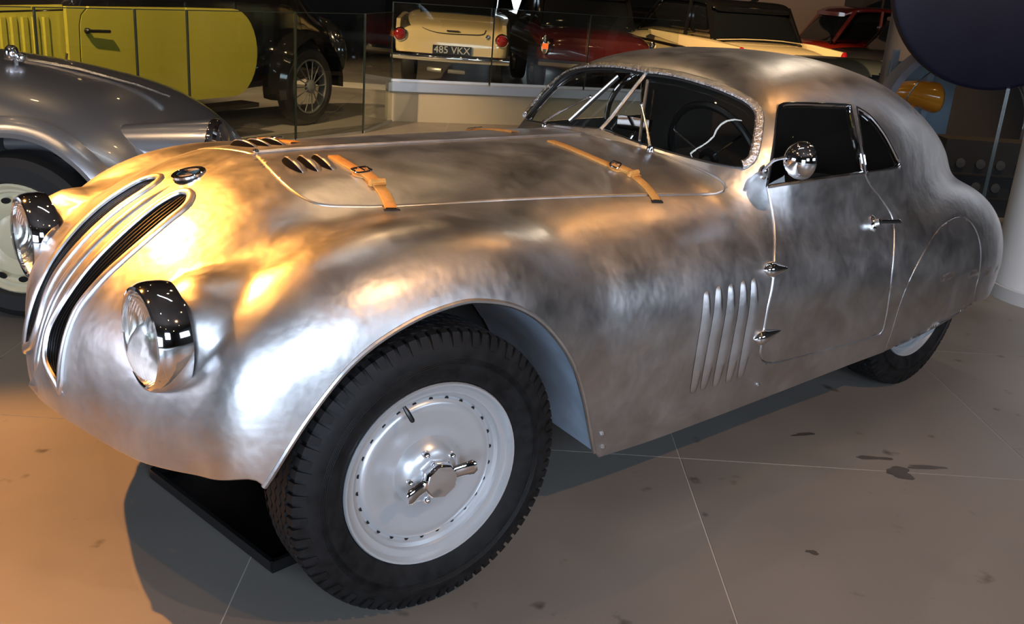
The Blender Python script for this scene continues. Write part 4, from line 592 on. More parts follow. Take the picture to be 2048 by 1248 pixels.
# wipers
def wiper(pivot, mid, b0, b1):
    (p, m, a, b), N = skin([pivot, mid, b0, b1]); n = N[1]
    if pivot[1] > 0:
        for q in (p, m, a, b): q[1] *= -1
        N[:, 1] *= -1; n = N[1]
    w = MB().lathe([(.012, -.004), (.012, .010), (.007, .018), (0, .018)], 14, frame(p, (1, 0, 0), N[0])).build('wiper', CHROME, car)
    MB().tube([p+N[0]*.014, p+N[0]*.02+(m-p)*.35, m+n*.022], [.006, .0045, .0025], 8).build('wiper_arm', ALU2, w)
    MB().ball(m+n*.020, .007, 10).build('wiper_joint', CHROME, w)
    MB().tube([a+N[2]*.012, (a+b)/2+n*.013, b+N[3]*.012], .0042, 6, up=n, flat=1.4).build('wiper_blade', ALU3, w)
    MB().tube([a+N[2]*.004, (a+b)/2+n*.005, b+N[3]*.004], .003, 6, up=n, flat=1.8).build('wiper_rubber', DARK, w)
wiper((1.165, -.250, .955), (1.275, -.103, 1.064), (1.175, -.198, .972), (1.350, -.045, 1.143))
wiper((1.170, .270, .955), (1.270, .137, 1.058), (1.187, .155, .981), (1.350, .098, 1.143))
# door mirrors: chrome bullet on a bent stalk
(b_, ), N = skin([(1.344, -.566, .932)]); mc = np.array([1.325, -.705, .996])
mb = MB().lathe([(.012, -.004), (.013, .006), (.008, .012), (0, .013)], 14, frame(b_, (0, 0, 1), N[0])@np.diag([2, 1, 1, 1]))
mb.tube(crom([b_, b_+N[0]*.03+[-.012, 0, .005], mc*.5+b_*.5+[-.04, 0, .022], mc+[-.05, .012, .012]], 6), .0055, 8)
mb.build('mirror_arm', CHROME, car)
T = frame(mc, (0, 0, 1), (-.93, .25, .05))
sub(car, MB().lathe([(0, -.02), (.050, -.018), (.056, -.012), (.057, -.004), (.054, .012), (.045, .028), (.030, .040), (.012, .047), (0, .048)], 40, T, cap=False), 'door_mirror', CHROME, False)
# cabin: dash, steering wheel, seats, rear view mirror, header trim
DASH = mat('dash_metal', (.10, .10, .10), .4, .5); SEAT = mat('dark_seat_leather', (.06, .045, .035), .5)
MB().grid([[(1.30, y, .90-.05*(y/.55)**2), (1.40, y, .90-.05*(y/.55)**2), (1.43, y, .85-.05*(y/.55)**2), (1.43, y, .66)] for y in np.linspace(-.55, .55, 12)]).build('dashboard', DASH, car)
sw0 = np.array([1.455, -.275, .925]); T = frame(sw0, (0, 1, 0), (.93, 0, .36))
t = np.linspace(0, 2*pi, 48, endpoint=False); mb = MB().tube([(.185*cos(a), .185*sin(a), 0) for a in t], .0125, 10, closed=True, T=T)
st = mb.build('steering_wheel', BLACK, car)
for a in (.4, 2.5, 4.6): MB().tube([(0, 0, -.02), (.18*cos(a), .18*sin(a), 0)], .004, 6, T=T).build('wheel_spoke', CHROME, st)
MB().lathe([(.035, -.03), (.035, -.012), (.02, -.004), (0, -.003)], 20, T).build('wheel_boss', BLACK, st)
MB().tube([sw0, sw0+np.array([-.25, 0, -.12])], .018, 10).build('steering_column', DARK, car)
for y in (-.30, .30):
    s_ = MB().grid([[(2.02+.10*k+.03*cos(v*2), y+.24*v*(1-.15*k), .42+.40*k-.05*k*v*v) for v in np.linspace(-1, 1, 9)] for k in np.linspace(0, 1, 7)]).build('seat_back', SEAT, car)
    MB().box((1.82, y, .40), (.42, .46, .13)).build('seat_cushion', SEAT, s_)
(rm, ), N = skin([(1.229, -.055, 1.022)]); c_ = np.array([1.30, -.045, 1.005])
mb = MB().box((0, 0, 0), (.02, .13, .045), frame(c_, (1, .15, 0), (0, 0, 1))).tube([c_+[.01, 0, -.02], c_+[-.02, .0, -.06]], .005, 8)
mb.build('interior_mirror', CHROME, car)

# ---------------------------------------------------------------- wheels
def tyre_mesh(R, r0, w, n=96, tread=True):
    mb = MB(); hw = w/2
    prof = [(r0-.006, -hw*.62), (r0+.004, -hw*.80), (r0+.035, -hw*.97), (r0+.065, -hw), (R-.035, -hw*.93), (R-.016, -hw*.80), (R-.009, -hw*.72), (R-.010, -hw*.3), (R-.010, hw*.3), (R-.009, hw*.72), (R-.016, hw*.80), (R-.035, hw*.93), (r0+.065, hw), (r0+.035, hw*.97), (r0+.004, hw*.80), (r0-.006, hw*.62)]
    mb.lathe(prof, n, cap=False, axis='y')
    for s in (-1, 1):                                          # fine rings on the sidewall
        for rr in (.052, .056, .060, .064): mb.tube([((r0+rr)*cos(a), s*hw*1.0, (r0+rr)*sin(a)) for a in np.linspace(0, 2*pi, n, endpoint=False)], .0012, 4, closed=True)
    if tread:
        m = 78
        for k in range(m):
            a = 2*pi*k/m
            for s in (-1, 1):                                  # shoulder lugs, two lengths in turn
                da = 2*pi/m*.34; st = .010 if k % 2 else 0
                yy = [(hw*.60, R), (hw*.80, R-.004), (hw*.93+.0015, R-.034-st), (hw*.90, R-.036-st), (hw*.60, R-.014)]
                V = [(r*cos(a+q), s*y, r*sin(a+q)) for q in (-da, da) for y, r in yy]
                mb.add(V, [(0, 1, 6, 5), (1, 2, 7, 6), (2, 3, 8, 7), (0, 4, 3, 2, 1), (5, 6, 7, 8, 9)])
        for yc in (-.42, -.14, .14, .42):                      # zigzag ribs
            V = []; Fc = []; q = 2*m
            for k in range(q):
                a = 2*pi*k/q; z = .05*(1 if k % 2 else -1)
                for yy, rr in ((yc+z-.11, R-.012), (yc+z-.11, R), (yc+z+.11, R), (yc+z+.11, R-.012)): V.append((rr*cos(a), hw*yy, rr*sin(a)))
            for k in range(q):
                for j in range(3): Fc.append((k*4+j, k*4+j+1, ((k+1) % q)*4+j+1, ((k+1) % q)*4+j))
            mb.add(V, Fc)
    return mb
RT_ = .352
rimprof = [(.205, .12), (.214, .03), (.222, .012), (.2275, .002), (.2285, -.004), (.226, -.009), (.221, -.008), (.217, -.001), (.214, .006), (.203, .010), (.198, .010), (.195, .018), (.186, .022), (.182, .029), (.178, .029), (.174, .023), (.166, .019), (.15, .019), (.12, .023), (.098, .025), (.088, .022), (.080, .012), (.070, .000), (.055, -.009), (.035, -.013), (0, -.014)]
def yl(prof): return [(r, -h) for r, h in prof]                 # height outward = +h of lathe('y') is -y
tm = tyre_mesh(RT_, .226, .185).mesh('tyre')
rmh = MB().lathe([(r, -h) for r, h in rimprof], 72, cap=False, axis='y').mesh('wheel_rim')
hole = MB().lathe([(.0052, -.002), (.0052, .0005), (0, .0005)], 10, axis='y').mesh('rim_hole')
spin = MB().lathe([(.044, .004), (.046, .012), (.046, .028), (.042, .034), (.040, .036), (0, .037)], 8, axis='y')
for s in (1, -1): spin.tube([(s*.035, -.02, 0), (s*.06, -.026, 0), (s*.085, -.034, 0), (s*.094, -.037, 0)], [.017, .017, .020, .012], 10, up=(0, -1, 0), flat=.42)
spin = spin.mesh('spinner')
vlv = MB().tube([(0, -.004, .208), (0, -.012, .195), (0, -.020, .176), (0, -.021, .172)], [.004, .006, .006, .004], 8).mesh('valve')
bolt = MB().lathe([(.010, 0), (.009, .006), (.005, .012), (.003, .013), (0, .013)], 12, axis='y').mesh('hub_bolt')
done = set()
def lk(name, me, m, parent, T=None, smooth=30):
    o = bpy.data.objects.new(name, me); COL.objects.link(o); o.parent = parent
    if me.name not in done:
        done.add(me.name); me.materials.append(m); me.polygons.foreach_set('use_smooth', [True]*len(me.polygons)); me.set_sharp_from_angle(angle=radians(smooth))
    if T is not None: o.matrix_local = T
    return o
def wheel(x, yface, steer, flip, spin_a, detail=True):
    T = Matrix.Translation((x, yface, RT_))@Matrix.Rotation(steer+(pi if flip else 0), 4, 'Z')
    w = lk('wheel_rim', rmh, WHEELP, car, T)
    lk('tyre', tm, RUBBER, w, Matrix.Translation((0, .072, 0)))
    if detail:
        sp = lk('spinner', spin, CHROME, w, Matrix.Translation((0, -.008, 0))@Matrix.Rotation(spin_a, 4, 'Y'), 40)
        for k in range(26):
            a = 2*pi*k/26+.1; lk('rim_hole', hole, BLACK, w, Matrix.Translation((.1775*cos(a), .0285-.0005, .1775*sin(a))))
        for k in range(5):
            a = spin_a+.9+2*pi*k/5; lk('hub_bolt', bolt, CHROME, w, Matrix.Translation((.062*cos(a), -.003, .062*sin(a))))
        lk('valve', vlv, BLACK, w, Matrix.Rotation(-.42, 4, 'Y'))
    return w
wheel(0, -.746, radians(-3.9), False, radians(-12))
wheel(0, .746, radians(-3.9), True, .5, False)
wheel(2.442, -.605, 0, False, .3, False)
wheel(2.442, .605, 0, True, .3, False)
# ---------------------------------------------------------------- the hall: axes r (right) and d (away) follow the floor tiles
E1 = np.array([.636, .772, 0]); E1 /= np.linalg.norm(E1); E2 = np.array([E1[1], -E1[0], 0])
def W(r, d, z=0.): return E2*r+E1*d+np.array([0, 0, z])
RZ = math.atan2(E2[1], E2[0])
TW = np.eye(4); TW[:3, 0] = E2; TW[:3, 1] = E1
def head(dr, dd): v = E2*dr+E1*dd; return math.atan2(v[1], v[0])
FLOORM = mat('floor_slab', (.205, .190, .170), (.34, .52, 2.2), 0, .45, noise=(1.1, .12, 7))
def slabmat():
    m = FLOORM; nt = m.node_tree; N = nt.nodes; L = nt.links; b = N['Principled BSDF']
    tc = N.new('ShaderNodeTexCoord'); src = b.inputs['Base Color'].links[0].from_socket
    v = N.new('ShaderNodeTexNoise'); v.inputs['Scale'].default_value = 9; v.inputs['Detail'].default_value = 3; L.new(tc.outputs['Object'], v.inputs['Vector'])
    cr = N.new('ShaderNodeValToRGB'); cr.color_ramp.elements[0].position = .25; cr.color_ramp.elements[0].color = (.42, .40, .38, 1); cr.color_ramp.elements[1].position = .34; cr.color_ramp.elements[1].color = (1, 1, 1, 1)
    L.new(v.outputs['Fac'], cr.inputs[0]); mx = N.new('ShaderNodeMix'); mx.data_type = 'RGBA'; mx.blend_type = 'MULTIPLY'; mx.inputs['Factor'].default_value = 1
    L.new(src, mx.inputs['A']); L.new(cr.outputs[0], mx.inputs['B']); L.new(mx.outputs['Result'], b.inputs['Base Color'])
    oi = N.new('ShaderNodeObjectInfo'); ad = N.new('ShaderNodeVectorMath'); ad.operation = 'MULTIPLY_ADD'; ad.inputs[1].default_value = (40, 23, 0)
    L.new(oi.outputs['Random'], ad.inputs[0]); L.new(tc.outputs['Object'], ad.inputs[2])
    for n in list(N):
        if n.type == 'TEX_NOISE': L.new(ad.outputs[0], n.inputs['Vector'])
slabmat()
GROUT = mat('floor_joint', (.55, .53, .48), .6)
WALLM = mat('hall_wall', (.085, .075, .068), .8, noise=(.6, .2)); CEILM = mat('hall_ceiling', (.06, .043, .034), .85, noise=(.8, .15))
R0, R1, D0, D1, HZ = -8., 9., -9., 22., 4.75
fl = MB().box(((R0+R1)/2, (D0+D1)/2, -.0518), (R1-R0, D1-D0, .10), TW).build('floor', GROUT, None, False); tag(fl, kind='structure')
TS, JW = 1.222, .0036
tile = None
for i in range(-4, 6):
    for j in range(-3, 9):
        r, d = .012+TS*(i+.5), .285+TS*(j-.5)
        if tile is None:
            h = TS/2-JW/2; c = .0008
            V = [(-h, -h, -.0105), (h, -h, -.0105), (h, h, -.0105), (-h, h, -.0105), (-h, -h, -c), (h, -h, -c), (h, h, -c), (-h, h, -c), (-h+c, -h+c, 0), (h-c, -h+c, 0), (h-c, h-c, 0), (-h+c, h-c, 0)]
            tile = MB().add(V, [(0, 1, 5, 4), (1, 2, 6, 5), (2, 3, 7, 6), (3, 0, 4, 7), (4, 5, 9, 8), (5, 6, 10, 9), (6, 7, 11, 10), (7, 4, 8, 11), (8, 9, 10, 11)]).mesh('floor_tile'); tile.materials.append(FLOORM)
        o = bpy.data.objects.new('floor_tile', tile); COL.objects.link(o); o.parent = fl; o.location = W(r, d); o.rotation_euler = (0, 0, RZ)
far_f = MB().box(((R0+R1)/2, (D1+11)/2-.2, -.006), (R1-R0, D1-10.8, .012), TW).build('far_floor', FLOORM, fl, False)
for nm, c, s in (('wall_back', ((R0+R1)/2, D1+.1, HZ/2), (R1-R0+.4, .2, HZ)), ('wall_front', ((R0+R1)/2, D0-.1, HZ/2), (R1-R0+.4, .2, HZ)),
                 ('wall_left', (R0-.1, (D0+D1)/2, HZ/2), (.2, D1-D0, HZ)), ('wall_right', (R1+.1, (D0+D1)/2, HZ/2), (.2, D1-D0, HZ))):
    tag(MB().box(c, s, TW).build(nm, WALLM, None, False), kind='structure')
tag(MB().box(((R0+R1)/2, (D0+D1)/2, HZ+.1), (R1-R0+.4, D1-D0+.4, .2), TW).build('ceiling', CEILM, None, False), kind='structure')
# daylight windows in the far wall, low between the cars
DAY = mat('window_daylight', (.8, .85, .9), .3, emit=(.80, .90, 1), estr=2.2)
wf = MB()
wn = MB().box((0.15, D1-.03, 1.1), (5.2, .05, 2.2), TW).build('window_1', DARK, None, False); tag(wn, kind='structure')
for k, (a, w) in enumerate(((-1.05, .22), (-.35, .75), (.75, .8), (1.75, .7))):
    MB().box((a, D1-.07, 1.0), (w, .02, 1.8), TW).build('window_pane', DAY, wn, False)
# display boards on the far right wall
BOARD = mat('beige_board', (.34, .26, .22), .7)
for k, (r, w) in enumerate(((2.9, 1.0), (4.3, 1.5), (6.0, 1.6))):
    b_ = MB().box((r, 16.6, 1.45), (w, .05, 1.7), TW).box((r-w/2+.05, 16.62, .55), (.05, .04, 1.1), TW).box((r+w/2-.05, 16.62, .55), (.05, .04, 1.1), TW).build('display_board', BOARD, None, False)
    tag(b_, ['beige display board standing behind the black roofed cream car', 'wide beige display board behind the red car, middle of three', 'beige display board at the right of the three, near the grey column'][k], 'board', 'display boards at the back')

# ---------------------------------------------------------------- ceiling lamps
LAMPM = mat('lamp_face', (1, .8, .5), .4, emit=(1, .66, .32), estr=45); HOUSE = mat('lamp_housing', (.02, .02, .02), .5)
def fixture(p, t, label, r=.06):
    p = np.array(p, float); ax = p-np.array(t, float); ax /= np.linalg.norm(ax); T = frame(p+ax*.02, np.cross(ax, [.3, .9, .1]), ax)
    e = MB().lathe([(r, 0), (r*1.08, .005), (r*1.08, .13), (r*.7, .16), (0, .162)], 20, T, cap=False).tube([p+ax*.12, [p[0], p[1], HZ]], .012, 6).build('spotlight', HOUSE)
    tag(e, label, 'lamp', 'ceiling spotlights'); MB().lathe([(r*.92, .022), (0, .022)], 16, T, cap=False).build('lamp_face', LAMPM, e)
for p, t, w, c, a in SPOTS: fixture(p, t, 'added black ceiling spotlight brightening the white column')
for k in range(26):
    r, d = -5+2.6*(k % 5)+rng.uniform(-.5, .5), -6+3.4*(k//5)+rng.uniform(-.6, .6)
    p = W(r, d, 4.35); fixture(p, W(r+rng.uniform(-.6, .6), d+rng.uniform(-1, 1), 0), 'added black ceiling spotlight brightening the white column', .05)
TUBEM = mat('tube_light', (1, 1, 1), .3, emit=(.9, .96, 1), estr=9)
tb = tag(MB().tube([(-.15, .75, 4.5), (1.0, -.55, 4.5)], .03, 10).build('tube_light', TUBEM), 'white ceiling tube light above the aluminium coupe', 'lamp')
MB().box((0, 0, .06), (1.74, .09, .05), frame((.425, .1, 4.5), (1.15, -1.3, 0), (0, 0, 1))).tube([(.425, .1, 4.58), (.425, .1, HZ-.004)], .01, 6).build('tube_fitting', HOUSE, tb, False)

# ---------------------------------------------------------------- helpers for the cars behind
def ring_loft(st, n=32, p=3.0):
    G = []; a = np.linspace(0, 2*pi, n, endpoint=False)
    for s in st:
        x, zb, zt, hw = s[:4]; q = s[4] if len(s) > 4 else p; zc = (zb+zt)/2; h = (zt-zb)/2
        G.append(np.stack([np.full(n, x), hw*np.sign(np.cos(a))*np.abs(np.cos(a))**(2/q), zc+h*np.sign(np.sin(a))*np.abs(np.sin(a))**(2/q)], -1))
    return np.array(G)
def dense(st, k=4):
    st = [tuple(s)+((3.0,) if len(s) < 5 else ()) for s in st]; A = np.array(st); t = np.linspace(0, 1, (len(A)-1)*k+1)
    x = pch(np.linspace(0, 1, len(A)), A[:, 0]); return [tuple(pch(np.linspace(0, 1, len(A)), A[:, j])(t)[i] for j in range(5)) for i in range(len(t))]
def loft_body(st, n=40, k=4, cut=None):
    G = ring_loft(dense(st, k), n); mb = MB().grid(G, closed=True)
    m = len(G); mb.f += [tuple(reversed(range(n))), tuple((m-1)*n+i for i in range(n))]; mb.m += [0, 0]
    if cut is not None:
        V = np.array(mb.v); keep = [i for i, f in enumerate(mb.f) if len(f) > 4 or not cut(V[list(f)].mean(0))]; mb.f = [mb.f[i] for i in keep]; mb.m = [mb.m[i] for i in keep]
    return mb
def paint(name, c, rough=.18, metal=0): return mat(name, c, rough, metal, .5, coat=.8)
SMALLT = mat('dark_tyre', (.012, .012, .012), .6); DGLASS = mat('dark_car_glass', (.006, .007, .008), .06, 0, .6)
RED = mat('tail_lamp_red', (.30, .008, .012), .1, coat=1); AMBER = mat('lamp_amber', (.9, .16, .03), .2, emit=(1, .18, .03), estr=.5)
def car_wheel(root, x, y, s, R=.32, rim=.2, m=None, name='wheel'):
    """s = -1 when the outer face looks to -y"""
    T = np.diag([1, -s, 1, 1]).astype(float); T[:3, 3] = (x, y, R)
    t = MB().lathe([(rim, -.0), (rim+.03, .02), (R-.04, .025), (R-.01, .005), (R, -.03), (R, -.12), (R-.02, -.15), (rim, -.15)], 40, T, cap=False, axis='y').build('tyre', SMALLT, root)
    MB().lathe([(rim, -.01), (rim-.01, .012), (rim-.03, -.004), (rim*.62, -.002), (rim*.45, .012), (rim*.2, .022), (0, .024)], 36, T, cap=False, axis='y').build('wheel_disc', m or CHROME, t)
    return t

# ---------------------------------------------------------------- silver sports car on the left (faces right)
SILV = mat('silver_paint', (.56, .56, .58), .30, .8, coat=.5)
sv = empty('silver_sports_car', W(-1.31, 1.86), head(1, 0), 'silver sports car with cream steel wheel at the left edge', 'car')
AR = .415
def inarch(c): return c[1] < -.35 and (c[0]**2+(c[2]-.335)**2) < AR**2
st = [(-2.6, .3, .9, .60), (-1.9, .22, 1.0, .72), (-1.0, .2, 1.0, .745), (-.31, .2, .965, .745, 2.7), (0, .2, .925, .745, 2.6), (.23, .22, .875, .735, 2.5), (.40, .25, .80, .70, 2.4), (.52, .30, .71, .64, 2.3), (.60, .35, .62, .56, 2.2), (.65, .42, .54, .40, 2), (.66, .46, .50, .05, 2)]
loft_body(st, 110, 16, inarch).build('body', SILV, sv)
a = np.linspace(-.12, pi+.12, 60); xs, zs = AR*np.cos(a), .335+AR*np.sin(a)
def side_y(x, z):
    A = np.array([s[:4] for s in st]); zb = np.interp(x, A[:, 0], A[:, 1]); zt = np.interp(x, A[:, 0], A[:, 2]); hw = np.interp(x, A[:, 0], A[:, 3])
    q = np.clip(1-(np.abs(z-(zb+zt)/2)/((zt-zb)/2))**2.6, .02, 1); return -hw*q**(1/2.6)
ys = np.array([side_y(x, z) for x, z in zip(xs, zs)])
P = np.stack([xs*1.0, ys-.004, zs], -1); Gf = []
for k, (dr, dy) in enumerate(((.065, .028), (.05, .0), (.03, -.022), (.008, -.03), (-.012, -.022), (-.016, .02), (-.016, .3))):
    Gf.append(np.stack([(AR+dr)*np.cos(a), ys+dy, .335+(AR+dr)*np.sin(a)], -1))
MB().grid(Gf).build('wing_flare', SILV, sv)
MB().lathe([(.10, -.30), (.40, -.28), (.42, 0)], 40, np.array([[1, 0, 0, 0], [0, 1, 0, -.36], [0, 0, 1, .335], [0, 0, 0, 1.]]), cap=True, axis='y').build('wheelhouse', DARK, sv)
mb = MB(); nn = np.linspace(0, 1, 14)
mb.tube([(-.12+.83*t, -.47+.03*t, .675+.035*t) for t in nn], [.03+.083*t**.8 for t in nn], 28); mb.build('headlamp_nacelle', SILV, sv)
Tn = frame((.715, -.44, .71), (0, 0, 1), (1, .0, .0)); hrm = MB().lathe([(.108, -.02), (.115, .0), (.112, .02), (.098, .032), (.094, .026)], 36, Tn, cap=False).build('headlamp_rim', CHROME, sv)
MB().lathe([(.096, .028), (.07, .045), (0, .058)], 32, Tn, cap=False).build('headlamp_lens', LENS, hrm)
MB().tube([(-.32, -.02, .975), (0, -.02, .937), (.25, -.02, .888), (.40, -.02, .845)], .006, 8).build('bonnet_trim', ALU2, sv)
MB().ball((-.22, -.16, 1.00), (.03, .03, .035), 14).ball((-.18, -.16, .985), .022, 12).tube([(-.2, -.16, .92), (-.2, -.16, 1.0)], .012, 8).build('bonnet_mascot', CHROME, sv)
CREAMW = mat('cream_wheel', (.70, .66, .46), .3, coat=.4)
T = np.diag([1., 1, 1, 1]); T[:3, 3] = (0, -.70, .335)
ty = MB().lathe([(.215, -.01), (.235, .015), (.295, .02), (.325, .0), (.335, -.03), (.335, -.14), (.31, -.17), (.215, -.16)], 64, T, cap=False, axis='y').build('tyre', SMALLT, sv)
rm_ = MB().lathe([(.222, -.02), (.224, .004), (.216, .012), (.208, .004), (.200, -.006), (.190, -.008), (.184, -.018), (.172, -.022), (.150, -.006), (.125, -.006), (.110, -.012), (.095, -.02), (.08, -.012), (.03, -.008), (0, -.008)], 56, T, cap=False, axis='y').build('wheel_disc', CREAMW, ty)
for k in range(12):
    aa = 2*pi*k/12+.12; t_ = np.linspace(0, 2*pi, 14, endpoint=False); c, s = cos(aa), sin(aa)
    poly = [(c*(.160+.012*cos(q))-s*.019*sin(q), -.0165, s*(.160+.012*cos(q))+c*.019*sin(q)) for q in t_]
    MB().prism(np.array(poly)+[0, -.70, .335], (0, -1, 0), .006).build('wheel_slot', BLACK, rm_, False)
MB().tube([(.08, -.70, .16), (.075, -.725, .175)], .006, 8).build('valve', BLACK, rm_)
car_wheel(sv, 0, .70, 1)

# ---------------------------------------------------------------- yellow and black vintage saloon behind it
YEL = paint('olive_yellow_paint', (.40, .36, .045), .16); BLK = paint('gloss_black', (.006, .006, .006), .10)
ys_ = empty('vintage_saloon', W(-1.93, 7.11), head(-.447, -.894), 'olive yellow and black vintage saloon with louvred bonnet side', 'car')
loft_body([(-.78, .45, .75, .30, 3), (-.66, .36, .95, .48, 3), (-.2, .32, 1.25, .58, 3.5), (.35, .32, 1.66, .62, 5), (1.6, .32, 1.75, .64, 7), (2.3, .32, 1.6, .62, 6), (2.55, .32, 1.09, .58, 6), (4.1, .36, 1.06, .50, 6), (4.2, .40, 1.0, .45, 6)], 48, 3).build('body', BLK, ys_)
def sidepoly(pts, name, m, parent, y=.655, th=.03): return MB().prism([(x, y, z) for x, z in pts], (0, 1, 0), th).build(name, m, parent, False)
gap = .012
sidepoly([(2.60, .345), (2.60, 1.02), (4.1, .98), (4.1, .40)], 'bonnet_side', YEL, ys_, .60)
sidepoly([(2.60, 1.032), (2.60, 1.062), (4.1, 1.03), (4.1, .992)], 'bonnet_top_strip', YEL, ys_, .595)
dp = sidepoly([(1.50, .335), (1.50, 1.055), (2.42, 1.055), (2.49, 1.0), (2.51, .93), (2.53, .335)], 'door', YEL, ys_)
sidepoly([(2.545, .335), (2.525, .93), (2.505, 1.0), (2.45, 1.055), (2.62, 1.055), (2.62, .335)], 'scuttle_panel', YEL, ys_)
ar_ = np.linspace(-pi/2, pi/2, 16)
sidepoly([(1.485, .33), (1.485, 1.055)]+[(.96-.30*cos(t), .69+.36*sin(t)) for t in ar_[::-1]], 'rear_quarter_panel', YEL, ys_)
lv = MB().grid([[(0, 0, 0), (.012, .014, 0), (.05, .016, 0), (.058, 0, 0)], [(0, 0, .33), (.012, .014, .33), (.05, .016, .33), (.058, 0, .33)]]).add([(0, 0, .33), (.012, .014, .33), (.05, .016, .33), (.058, 0, .33)], [(0, 1, 2, 3)]).mesh('bonnet_louvre'); lv.materials.append(YEL)
for k in range(12):
    o = bpy.data.objects.new('bonnet_louvre', lv); COL.objects.link(o); o.parent = ys_; o.location = (2.72+.083*k, .628, .65)
MB().lathe([(.022, 0), (.02, .02), (.012, .03)], 14, np.array([[1, 0, 0, 2.46], [0, -1, 0, .685], [0, 0, 1, .89], [0, 0, 0, 1.]]), axis='y').tube([(2.46, .71, .89), (2.28, .715, .885)], .012, 8).build('door_handle', BLACK, dp)
MB().tube([(2.62, .65, .70), (2.62, .66, .74)], .012, 8).build('bonnet_catch', CHROME, ys_)
MB().box((1.9, .76, .27), (2.1, .20, .035)).build('running_board', BLK, ys_, False)
aw = np.linspace(-.25, pi+.1, 26)
MB().grid([[((.46+e)*cos(t)-.02, y, .38+(.46+e)*sin(t)) for t in aw] for y, e in ((.56, .01), (.66, .035), (.76, .02), (.80, -.03))]).build('rear_wing', BLK, ys_)
T = np.diag([1., -1, 1, 1]); T[:3, 3] = (0, .74, .36)
vt = MB().lathe([(.245, -.0), (.28, .02), (.33, .015), (.36, -.02), (.36, -.10), (.3, -.12)], 44, T, cap=False, axis='y').build('tyre', SMALLT, ys_)
DIMM = mat('dull_wheel_metal', (.30, .31, .31), .35, .7)
wr = MB().lathe([(.25, -.01), (.252, .012), (.238, .014), (.232, -.03), (.25, -.08)], 40, T, cap=False, axis='y').build('wheel_rim', DIMM, vt)
for k in range(14):
    t = 2*pi*k/14; MB().tube([(.06*cos(t), .755, .36+.06*sin(t)), (.24*cos(t), .735, .36+.24*sin(t))], .006, 5).build('spoke', DIMM, wr)
MB().lathe([(.06, -.01), (.06, .03), (.03, .05), (0, .052)], 18, T, axis='y').build('hub_cap', DIMM, wr)
MB().ball((-.72, .3, .62), (.12, .34, .34), 16).build('spare_wheel_cover', BLK, ys_)

# ---------------------------------------------------------------- glass balustrade, low wall
BGL = glass('balustrade_glass', (.88, .91, .88)); EDGE = mat('glass_edge', (.02, .03, .028), .2); STEEL = mat('brushed_steel', (.74, .78, .82), .42, 1)
def pane(p, q, z0, z1, label, group):
    p = np.array(p); q = np.array(q); L = np.linalg.norm(q-p); T = frame((p+q)/2, (q-p), (0, 0, 1))
    g = MB().box((0, 0, (z0+z1)/2), (L-.014, .014, z1-z0), T).build('glass_panel', BGL, None, False); tag(g, label, 'glass panel', group)
    MB().box((-L/2+.013, 0, (z0+z1)/2), (.012, .018, z1-z0), T).build('panel_edge', EDGE, g, False)
    MB().box((0, 0, z1+.003), (L-.014, .016, .006), T).build('top_edge', EDGE, g, False)
    MB().box((0, 0, z0+.012), (L*.98, .03, .024), T).build('base_rail', STEEL, g, False)
    return g
gl = [W(-.73+.568*s, 6.49+.823*s) for s in (-4.6, -3.85, -3.09, -2.35, -1.91, -.83, 0)]
for k, (p, q) in enumerate(zip(gl[:-1], gl[1:])):
    pane(p, q, 0, 1.06, ['clear glass balustrade panel in front of the saloon bonnet, left edge', 'clear glass balustrade panel before the yellow louvres', 'clear glass balustrade panel in front of the yellow door, second from the louvres', 'narrow glass balustrade panel before the rear of the yellow door', 'wide glass balustrade panel before the rounded end of the yellow side', 'clear glass balustrade panel in front of the spoked wheel'][k], 'glass balustrade by the saloon')
pane(W(-.72, 6.50), W(-.56, 7.36), 0, 1.06, 'glass balustrade end panel turned toward the low wall', 'glass balustrade by the saloon')
LOWW = mat('cream_low_wall', (.40, .37, .28), .6, noise=(2, .06))
A_, B_ = W(-.60, 7.40), W(2.4, 8.2); dv = B_-A_; Lw = np.linalg.norm(dv); T = frame((A_+B_)/2+np.array([0, 0, 0]), dv, (0, 0, 1))
lw = MB().box((0, .1, .15), (Lw, .2, .30), T).build('low_wall', LOWW, None, False); tag(lw, 'low cream parapet wall with steel cap behind the coupe bonnet', 'wall')
MB().box((0, .09, .345), (Lw, .23, .085), T).build('steel_cap', STEEL, lw, False)
MB().box((0, .11, .296), (Lw, .18, .02), T).build('cap_shadow', DARK, lw, False)  # dark strip standing in for the shadow line under the cap
for k in range(3):
    p, q = A_+dv*k/3+np.array([0, 0, 0])+E1*.1, A_+dv*(k+1)/3+E1*.1
    pane(p, q, .39, 1.15, ['glass panel on the low wall behind the finned cream car plate', 'glass panel on the low wall, middle one, behind the coupe windscreen', 'glass panel on the low wall, farthest right, behind the coupe roof'][k], 'glass panels on the low wall')

